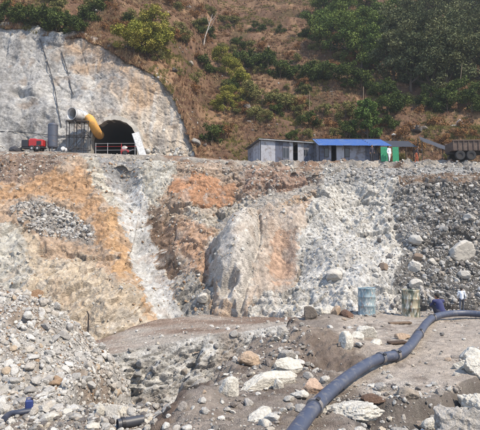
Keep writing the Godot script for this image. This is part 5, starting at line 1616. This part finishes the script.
func build_people() -> void:
	var m := StandardMaterial3D.new()
	m.resource_name = "cloth and skin"
	m.vertex_color_use_as_albedo = true
	m.roughness = 0.85
	m.rim_enabled = true
	m.rim = 0.2
	mats.person = m
	var dark := lin(40, 34, 32)
	for p in [[Vector3(13.714, 10.191, -53.600), 0.2, standing(0.02, 0.05, 0.1), lin(48, 46, 56), lin(44, 44, 52), "person in dark clothes at the open end of the blue-roofed shed"],
		[Vector3(14.763, 10.310, -54.400), -0.4, standing(0.05, 0.0, 0.3), lin(110, 96, 62), lin(56, 52, 54), "person in an olive top beside the green panel"],
		[Vector3(15.395, 10.090, -53.200), 0.5, standing(0.0, 0.08, 0.05), lin(224, 226, 228), lin(206, 208, 212), "person in white clothes standing between the green panels"],
		[Vector3(18.130, 9.946, -53.000), 1.2, standing(0.12, 0.1, 0.3), lin(54, 40, 40), lin(170, 84, 50), "person in a dark top and orange trousers near the lorry"],
		[Vector3(15.364, -2.777, -36.200), 2.8, standing(0.03, 0.12, 0.1), lin(206, 210, 216), lin(70, 74, 84), "person in a white shirt at the foot of the dark gravel bank"]]:
		var at: Vector3 = p[0]
		at.y = yard_y(at.x, at.z) if at.y > 5.0 else sheet_y(sheets.bench_path, at.x, at.z)
		person(p[5], at + Vector3(0, 0.01, 0), p[1], p[2], p[3], p[4], dark, 1.0)
	var q: Vector4 = Vector4(6.323, -16.543, 0.319, 0.637)
	person("person in dark blue squatting behind the pipe with back turned", Vector3(q.x, ground_y(q.x, q.y) + 0.01, q.y), 3.3, squatting(), lin(38, 42, 80), lin(40, 40, 54), dark, 0.86)


func sheet_y(s: Sheet, x: float, z: float) -> float:
	var best := 1e9
	var y := 0.0
	for p in s.pos:
		var d := Vector2(p.x - x, p.z - z).length_squared()
		if d < best:
			best = d
			y = p.y
	return y


# ---- plants -----------------------------------------------------------------------------------

func leaves(seed_: int, count: int, leaf: float, clumps: Array, tones: Array) -> ArrayMesh:
	# clumps: [centre, radius]; small folded leaves spread through each clump, thicker towards its skin
	var r := RandomNumberGenerator.new()
	r.seed = seed_
	var v := PackedVector3Array()
	var n := PackedVector3Array()
	var c := PackedColorArray()
	var weight := 0.0
	for k in clumps: weight += pow(k[1], 2.2)
	for k in clumps:
		var shade: Color = tones[r.randi() % tones.size()]
		for i in int(count * pow(k[1], 2.2) / weight):
			var d := Vector3(r.randfn(), r.randfn(), r.randfn()).normalized()
			var p: Vector3 = k[0] + d * k[1] * pow(r.randf(), 0.45) * Vector3(1, 0.8, 1)
			var up := (d * 0.6 + Vector3(r.randfn(), r.randfn() + 0.7, r.randfn()) * 0.7).normalized()
			var side := up.cross(Vector3(r.randfn(), r.randfn(), r.randfn())).normalized()
			var fwd := side.cross(up)
			var s := leaf * r.randf_range(0.6, 1.35)
			var a := p - fwd * s
			var b := p + side * s * 0.45
			var e := p + fwd * s - up * s * 0.3
			var f := p - side * s * 0.45
			var tone := shade.lerp(tones[r.randi() % tones.size()], 0.4) * r.randf_range(0.75, 1.25)
			for t in [[a, b, e], [a, e, f]]:
				var m: Vector3 = (t[2] - t[0]).cross(t[1] - t[0]).normalized()
				for q in t:
					v.append(q)
					n.append(m)
					c.append(tone)
	var arr := []
	arr.resize(Mesh.ARRAY_MAX)
	arr[Mesh.ARRAY_VERTEX] = v
	arr[Mesh.ARRAY_NORMAL] = n
	arr[Mesh.ARRAY_COLOR] = c
	var am := ArrayMesh.new()
	am.add_surface_from_arrays(Mesh.PRIMITIVE_TRIANGLES, arr)
	return am


func plant_shape(seed_: int, tall: float, wide: float, bare: float, count: int, leaf: float, tones: Array, limbs: int) -> Array:
	# [wood mesh, leaf mesh]: a tapered trunk, limbs that end in clumps of leaves
	var r := RandomNumberGenerator.new()
	r.seed = seed_
	var st := SurfaceTool.new()
	st.begin(Mesh.PRIMITIVE_TRIANGLES)
	var clumps := []
	var trunk := PackedVector3Array()
	var radii := PackedFloat32Array()
	for k in 6:
		trunk.append(Vector3(r.randf_range(-0.05, 0.05) * tall * k / 5.0, tall * 0.8 * k / 5.0 - 0.15, r.randf_range(-0.05, 0.05) * tall * k / 5.0))
		radii.append(lerpf(0.028, 0.006, k / 5.0) * tall)
	add_sweep(st, trunk, radii, 7)
	for k in limbs:
		var t := lerpf(bare, 1.0, (k + r.randf()) / limbs)
		var from := trunk[clampi(int(t * 5), 0, 5)]
		var a := r.randf() * TAU
		var reach := wide * 0.5 * r.randf_range(0.35, 1.0) * (1.15 - 0.55 * absf(t - 0.45))
		var to := Vector3(cos(a) * reach, tall * minf(0.95, t * 0.85 + r.randf_range(0.02, 0.15)), sin(a) * reach)
		add_sweep(st, PackedVector3Array([from, from.lerp(to, 0.5) + Vector3(0, -0.03 * tall, 0), to]), PackedFloat32Array([0.012 * tall, 0.008 * tall, 0.003 * tall]), 5)
		clumps.append([to, wide * r.randf_range(0.13, 0.26)])
		if r.randf() < 0.6: clumps.append([to + Vector3(r.randfn(), r.randfn() * 0.6, r.randfn()) * wide * 0.14, wide * r.randf_range(0.08, 0.16)])
	clumps.append([Vector3(0, tall * 0.86, 0), wide * 0.2])
	st.generate_normals()
	return [st.commit(), leaves(seed_ + 1, count, leaf, clumps, tones)]


func plant(called: String, shape: Array, leaf_mat: Material, wood: String, green: String, at: Vector3, turn: float, size: Vector3, label: String, category: String, group: String) -> void:
	var t := thing(called, label, category, at, turn, group)
	part(wood, shape[0], mats.bark, t)
	part(green, shape[1], leaf_mat, t)
	t.scale = size


func leaf_material(named: String, c: Color) -> StandardMaterial3D:
	var m := StandardMaterial3D.new()
	m.resource_name = named
	m.vertex_color_use_as_albedo = true
	m.albedo_color = c.linear_to_srgb()
	m.roughness = 0.85
	m.metallic_specular = 0.15
	m.cull_mode = BaseMaterial3D.CULL_DISABLED
	m.backlight_enabled = true
	m.backlight = Color(0.35, 0.35, 0.3)
	mats[named] = m
	return m


func seat_on_hill(q: Vector2) -> Vector3:
	return Vector3(q.x, hill_y(q.x, q.y), q.y)


func build_plants() -> void:
	var r := RandomNumberGenerator.new()
	r.seed = 404
	plain("bark", lin(104, 90, 78), 0.9, 0.0, 0.9)
	leaf_material("leaf", Color.WHITE)
	var fresh := [lin(88, 104, 56), lin(106, 118, 62), lin(72, 88, 48)]
	var dusty := [lin(88, 94, 66), lin(74, 80, 58), lin(104, 106, 76)]
	var deep := [lin(70, 82, 44), lin(88, 98, 54), lin(56, 66, 40)]
	var yellow := [lin(134, 130, 60), lin(116, 118, 54), lin(150, 140, 74), lin(98, 104, 48)]
	var olive := [lin(112, 112, 68), lin(96, 98, 60), lin(128, 120, 78)]
	var rusty := [lin(128, 92, 62), lin(108, 80, 56), lin(146, 112, 76)]
	var kinds := {}
	for k in 3:
		kinds["fresh%d" % k] = plant_shape(500 + k, 7.5, 6.0, 0.22, 6500, 0.2, fresh, 22)
		kinds["dusty%d" % k] = plant_shape(520 + k, 8.5, 6.2, 0.25, 6500, 0.2, dusty, 22)
		kinds["deep%d" % k] = plant_shape(540 + k, 2.6, 3.0, 0.1, 2600, 0.13, deep, 13)
		kinds["yellow%d" % k] = plant_shape(560 + k, 4.2, 4.0, 0.12, 4500, 0.14, yellow, 18)
		kinds["olive%d" % k] = plant_shape(580 + k, 2.2, 2.8, 0.1, 2000, 0.12, olive, 12)
		kinds["rusty%d" % k] = plant_shape(600 + k, 1.6, 2.4, 0.1, 1100, 0.11, rusty, 11)

	# the grove at the upper right, left part fresh green, right part dusty
	var spots := [Vector2(14.60, -95.50), Vector2(16.11, -90.40), Vector2(18.11, -87.30), Vector2(20.30, -85.10), Vector2(22.58, -83.10), Vector2(17.04, -107.10), Vector2(19.56, -100.70), Vector2(22.00, -95.90), Vector2(24.46, -92.50), Vector2(23.80, -111.10), Vector2(26.99, -106.50), Vector2(29.56, -101.10)]
	var where := ["at the lower left tip of the grove", "second from the left along the grove's lower edge", "third from the left along the grove's lower edge", "above the columnar tree on the grove's lower edge", "where bright trees meet dusty ones on the lower edge", "at the left end of the grove's middle row", "left of centre in the bright middle row", "in the centre of the bright middle row", "at the right of the bright middle row", "at the left of the grove's top row", "in the middle of the bright top row", "at the right of the bright top row"]
	for i in spots.size():
		plant("leafy_tree", kinds["fresh%d" % (i % 3)], mats.leaf, "trunk", "crown", seat_on_hill(spots[i]), r.randf() * TAU, Vector3.ONE * r.randf_range(0.8, 1.15), "bright green leafy tree " + where[i], "tree", "trees of the hillside grove")
	spots = [Vector2(23.81, -79.20), Vector2(25.76, -77.20), Vector2(27.90, -76.10), Vector2(30.91, -76.90), Vector2(34.46, -78.80), Vector2(37.65, -80.00), Vector2(27.57, -87.00), Vector2(30.27, -85.50), Vector2(33.72, -86.20), Vector2(38.11, -88.50), Vector2(41.99, -90.10), Vector2(32.18, -97.10), Vector2(36.02, -96.20), Vector2(41.21, -99.10), Vector2(46.42, -101.10), Vector2(43.76, -111.30), Vector2(50.92, -112.60)]
	where = ["at the left of the dusty lower row", "second in the dusty lower row", "in the middle of the dusty lower row", "right of the middle in the dusty lower row", "next to the pale pole in the dusty lower row", "at the right edge of the dusty lower row", "at the left of the dusty second row", "second in the dusty second row", "in the middle of the dusty second row", "fourth in the dusty second row", "at the right edge of the dusty second row", "at the left of the dusty third row", "second in the dusty third row", "third in the dusty third row", "at the right edge of the dusty third row", "at the left of the topmost dusty pair", "at the right of the topmost dusty pair"]
	for i in spots.size():
		plant("dusty_tree", kinds["dusty%d" % (i % 3)], mats.leaf, "trunk", "crown", seat_on_hill(spots[i]), r.randf() * TAU, Vector3.ONE * r.randf_range(0.85, 1.15), "grey-green dusty tree " + where[i], "tree", "trees of the hillside grove")
	var column := plant_shape(640, 4.7, 2.5, 0.08, 6000, 0.13, [lin(88, 108, 58), lin(70, 90, 48), lin(104, 118, 66)], 26)
	plant("columnar_tree", column, mats.leaf, "trunk", "crown", seat_on_hill(Vector2(16.14, -64.90)), 0.4, Vector3.ONE * 1.25, "dense upright green tree directly behind the blue roof", "tree", "")

	# shrubs, area by area: [places, kind, size, name, label, group]
	var areas := [
		[[Vector2(-13.24, -63.80), Vector2(-11.65, -64.70), Vector2(-10.33, -66.80), Vector2(-11.76, -68.20)], "yellow", 1.1, "yellow_green_bush", ["left of the clump", "at the front of the clump", "at the right of the clump", "at the back of the clump"], "yellow-green bush above the cut slope, %s", "yellow-green bushes"],
		[[Vector2(-2.17, -69.50), Vector2(-0.99, -72.40), Vector2(0.00, -75.30), Vector2(-1.52, -77.70), Vector2(-2.81, -79.90)], "yellow", 0.75, "slope_bush", ["lowest of the column", "second from below", "the middle one", "second from above", "topmost of the column"], "green and yellow bush on the slope right of the cut, %s", "bushes right of the cut"],
		[[Vector2(-30.07, -64.90), Vector2(-28.28, -64.90), Vector2(-26.49, -64.90), Vector2(-25.43, -64.80), Vector2(-23.28, -64.50), Vector2(-21.50, -64.50), Vector2(-20.62, -64.50), Vector2(-19.94, -68.60)], "deep", 1.0, "rim_shrub", ["at the far left", "second from the left", "third from the left", "fourth from the left", "fifth from the left", "above the two cables", "rightmost on the rim itself", "set back at the right"], "dark green shrub on the rim of the cut slope, %s", "shrubs on the rim"],
		[[Vector2(0.65, -82.90), Vector2(2.55, -81.60), Vector2(4.51, -82.40), Vector2(6.28, -80.40), Vector2(8.37, -80.80), Vector2(10.26, -79.60), Vector2(12.45, -79.70), Vector2(14.25, -78.50), Vector2(16.29, -78.00), Vector2(18.23, -77.20), Vector2(19.89, -76.10), Vector2(21.32, -74.40), Vector2(22.55, -72.80)], "deep", 1.1, "band_shrub", ["first from the left", "second from the left", "third from the left", "fourth from the left", "fifth from the left", "sixth from the left", "seventh, in the middle", "eighth from the left", "ninth from the left", "tenth from the left", "eleventh from the left", "twelfth from the left", "last at the right"], "dark shrub in the band across the hillside, %s", "shrubs in the band across the hillside"],
		[[Vector2(1.42, -73.10), Vector2(3.05, -71.10), Vector2(4.71, -71.10), Vector2(6.29, -70.20), Vector2(8.39, -71.80), Vector2(1.88, -69.10), Vector2(14.31, -70.00), Vector2(14.84, -68.10)], "olive", 1.1, "olive_shrub", ["leftmost of the upper three", "second above the long grey shed", "third above the long grey shed", "fourth above the long grey shed", "rightmost above the long grey shed", "nearest the shed's left end", "left of the columnar tree, upper", "left of the columnar tree, lower"], "olive shrub on the slope above the sheds, %s", "olive shrubs above the sheds"],
		[[Vector2(32.30, -71.50), Vector2(34.42, -73.60), Vector2(27.54, -73.60), Vector2(29.03, -72.00), Vector2(31.63, -74.10), Vector2(20.37, -70.70)], "deep", 1.2, "thicket_shrub", ["big one at the right edge", "behind the right-edge one", "below the dusty trees", "left of the white sack", "above the white sack", "by the left end below the grove"], "dark green shrub below the grove, %s", "shrubs below the grove"],
	]
	for a in areas:
		for i in a[0].size():
			plant(a[3], kinds["%s%d" % [a[1], i % 3]], mats.leaf, "stem", "foliage", seat_on_hill(a[0][i]), r.randf() * TAU, Vector3.ONE * a[2] * r.randf_range(0.8, 1.2), a[5] % a[4][i], "bush", a[6])
	# smaller brush, too alike to tell apart
	var made := 0
	while made < 300:
		var x := r.randf_range(-34, 40)
		var z := along(hill_foot, x).y - 1.0 - 42.0 * r.randf()
		if absf(x) > -z * 0.5: continue
		var k: String = ["rusty", "olive", "rusty", "olive", "deep"][r.randi() % 5]
		var p := seat_on_hill(Vector2(x, z))
		var spot := ("far left" if x < -14.0 else ("left middle" if x < 0.0 else ("right middle" if x < 16.0 else "far right"))) + (" of the lower hillside" if z > -72.0 else (" of the mid hillside" if z > -86.0 else " of the upper hillside"))
		if k == "rusty": plant("brown_brush", kinds["rusty%d" % (made % 3)], mats.leaf, "stem", "foliage", p, r.randf() * TAU, Vector3.ONE * r.randf_range(0.5, 1.1), "low brown half-dry brush at the " + spot, "bush", "brown brush on the hillside")
		else: plant("green_brush", kinds["%s%d" % [k, made % 3]], mats.leaf, "stem", "foliage", p, r.randf() * TAU, Vector3.ONE * r.randf_range(0.3, 0.95), ("small low green brush at the " if made % 2 else "low green brush among dry grass at the ") + spot, "bush", "green brush on the hillside")
		made += 1

	# dry grass over the hillside: one mass
	for v in 3:
		var st := SurfaceTool.new()
		st.begin(Mesh.PRIMITIVE_TRIANGLES)
		for k in 16:
			var a := r.randf() * TAU
			var root := Vector3(cos(a), 0, sin(a)) * r.randf() * 0.28
			var tip := root + Vector3(r.randfn() * 0.22, r.randf_range(0.3, 0.75), r.randfn() * 0.22)
			var side := Vector3(sin(a), 0, cos(a)) * 0.035
			for q in [root - side, tip, root + side]: st.add_vertex(q)
		st.generate_normals()
		var blades := st.commit()
		var mm := MultiMesh.new()
		mm.transform_format = MultiMesh.TRANSFORM_3D
		mm.use_colors = true
		mm.mesh = blades
		var list := []
		var s: Sheet = sheets.hillside
		while list.size() < 19000:
			var k := r.randi() % s.pos.size()
			var p := s.pos[k]
			if p.z < -120.0 or absf(p.x) > -p.z * 0.55: continue
			var patch := n_mid.get_noise_3d(p.x * 0.45, 33.0, p.z * 0.45)
			if patch < -0.1 and r.randf() < 0.75: continue
			var c: Color = [lin(150, 122, 94), lin(130, 98, 76), lin(110, 82, 66), lin(162, 138, 106)][r.randi() % 4]
			if n_mid.get_noise_3d(p.x * 0.3, 70.0, p.z * 0.3) > 0.12: c = [lin(112, 106, 62), lin(128, 116, 70), lin(98, 96, 56)][r.randi() % 3]
			list.append([Transform3D(Basis(Vector3.UP, r.randf() * TAU).scaled(Vector3(1, r.randf_range(0.5, 0.9), 1) * r.randf_range(0.5, 1.1)), p - Vector3(0, 0.05, 0)), c * r.randf_range(0.65, 1.1)])
		mm.instance_count = list.size()
		for i in list.size():
			mm.set_instance_transform(i, list[i][0])
			mm.set_instance_color(i, list[i][1])
		var o := MultiMeshInstance3D.new()
		o.multimesh = mm
		o.material_override = mats.leaf
		o.name = numbered("dry_grass")
		add_child(o)
		tag(o, "dry straw and rust coloured grass over the hillside", "grass", "", "stuff")

	# dead tree, poles and pale things on the hillside
	var at := seat_on_hill(Vector2(-5.92, -81.70))
	var t := thing("dead_tree", "bare pale dead tree leaning on the upper hillside", "tree", at)
	var pale := plain("dead_wood", lin(206, 196, 184), 0.9, 0.0, 0.9)
	part("trunk", sweep(PackedVector3Array([Vector3(0, -0.2, 0), Vector3(0.35, 1.8, 0), Vector3(0.9, 3.4, 0), Vector3(1.5, 5.4, 0)]), PackedFloat32Array([0.14, 0.11, 0.08, 0.03]), 7), pale, t)
	for b in [[Vector3(0.6, 2.6, 0), Vector3(1.3, 3.3, 0.2), Vector3(1.9, 4.6, 0.3)], [Vector3(1.0, 3.7, 0), Vector3(0.7, 4.6, -0.2), Vector3(0.75, 5.3, -0.2)], [Vector3(1.2, 4.3, 0), Vector3(1.8, 4.9, 0), Vector3(2.3, 5.6, 0.2)]]:
		part("branch", sweep(PackedVector3Array(b), PackedFloat32Array([0.05, 0.035, 0.012]), 5), pale, t)
	for q in [[Vector2(16.19, -67.70), 6.6, "tall thin pole standing just left of the columnar tree"], [Vector2(8.99, -67.00), 4.8, "thin pole on the slope above the blue roof's left end"], [Vector2(31.27, -73.60), 5.6, "pale slanting pole at the right below the grove"], [Vector2(27.66, -84.70), 8.6, "tallest thin pole, rising in front of the grove"]]:
		var p := seat_on_hill(q[0])
		tag(part("pole", tube(Vector3(0, -0.3, 0), Vector3(0.12 if q[1] != 5.6 else 0.7, q[1], 0), 0.055, 7, 0.035), plain("bamboo", lin(158, 138, 112), 0.8, 0.0, 0.8), self, Transform3D(Basis(), p)), q[2], "pole", "poles on the hillside")
	for q in [[Vector2(29.36, -68.60), Vector3(0.75, 1.1, 0.6), "white_bundle", "big white bundle lying on the slope above the lorry", "bundle", lin(226, 224, 222), 4], [Vector2(19.63, -65.60), Vector3(0.42, 0.32, 0.35), "white_bundle", "small white bundle behind the dark shelter roof", "bundle", lin(226, 224, 220), 5], [Vector2(23.04, -66.60), Vector3(1.0, 0.7, 0.7), "hill_boulder", "dark grey boulder on the slope above the slanting roof", "boulder", lin(122, 116, 112), 10], [Vector2(22.66, -67.00), Vector3(0.45, 0.5, 0.4), "hill_boulder", "pale stone against the dark boulder's left side", "boulder", lin(196, 188, 178), 9], [Vector2(24.13, -67.10), Vector3(0.6, 0.4, 0.4), "hill_boulder", "tan stone against the dark boulder's right side", "boulder", lin(186, 168, 150), 9], [Vector2(15.02, -99.40), Vector3(0.9, 0.8, 0.7), "hill_boulder", "grey boulder high on the bare slope left of the grove", "boulder", lin(130, 124, 122), 11], [Vector2(1.14, -83.60), Vector3(0.5, 0.7, 0.5), "hill_boulder", "white stone at the left end of the shrub band", "boulder", lin(222, 222, 226), 8]]:
		var o := part(q[2], rock_mesh(int(q[0].x * 7 + 900), 3, 0.9, q[6]), stone_material(q[5]), self, Transform3D(Basis(Vector3.UP, q[0].x).scaled_local(q[1]), seat_on_hill(q[0]) + Vector3(0, q[1].y * 0.45, 0)))
		tag(o, q[3], q[4])
	for k in 2:
		var p := Vector3(3.986, 13.260, -57.000)
		p.x += k * 1.5
		p.y = yard_y(p.x, -59.5)
		tag(part("marker_stake", tube(Vector3(0, -0.2, 0), Vector3(0.03, 3.1 + 0.15 * k, 0), 0.07, 6), mats.white_paint, self, Transform3D(Basis(), Vector3(p.x, p.y, -60.4))), ["white stake showing over the long grey roof, left one", "white stake showing over the long grey roof, right one"][k], "stake", "white stakes behind the grey shed")


func _ready() -> void:
	var cam := Camera3D.new()
	cam.name = "camera"
	cam.fov = 45.0
	cam.far = 400.0
	cam.position = Vector3(0, 2.2, 0)
	cam.rotation = Vector3(0.04813, 0, 0)
	add_child(cam)
	cam.current = true

	var env := Environment.new()
	env.background_mode = Environment.BG_SKY
	var sky_mat := ProceduralSkyMaterial.new()
	sky_mat.sky_top_color = Color(0.52, 0.63, 0.79)
	sky_mat.sky_horizon_color = Color(0.88, 0.89, 0.89)
	sky_mat.sky_curve = 0.2
	sky_mat.ground_bottom_color = Color(0.45, 0.42, 0.38)
	sky_mat.ground_horizon_color = Color(0.75, 0.78, 0.8)
	sky_mat.sky_energy_multiplier = 1.15
	var sky := Sky.new()
	sky.sky_material = sky_mat
	env.sky = sky
	env.tonemap_mode = Environment.TONE_MAPPER_LINEAR
	env.tonemap_exposure = 1.8
	env.fog_enabled = true
	env.fog_density = 0.0003
	env.fog_light_color = Color(0.84, 0.87, 0.9)
	env.sdfgi_enabled = true
	env.ssao_enabled = true
	env.ssil_enabled = true
	var we := WorldEnvironment.new()
	we.name = "environment"
	we.environment = env
	add_child(we)

	var sun := DirectionalLight3D.new()
	sun.name = "sun"
	sun.light_energy = 1.3
	sun.light_angular_distance = 0.6
	sun.light_color = Color(1.0, 0.945, 0.86)
	sun.shadow_enabled = true
	add_child(sun)
	sun.look_at_from_position(Vector3(0.50, 0.80, 0.36) * 50.0, Vector3.ZERO)

	rng.seed = 20
	setup_noise()
	setup_textures()
	for k in 10:
		rocks.append(rock_mesh(100 + k, 2, [0.62, 0.75, 0.5, 0.82, 0.68, 0.4, 0.72, 0.58, 0.8, 0.66][k], [9, 11, 8, 13, 10, 9, 12, 10, 14, 8][k]))
	for k in 4:
		pebbles.append(rock_mesh(200 + k, 1, [0.62, 0.8, 0.5, 0.7][k], 8))
	build_land()
	build_stones()
	build_sheds()
	build_tunnel()
	build_truck()
	build_near()
	build_rocks()
	build_people()
	build_plants()
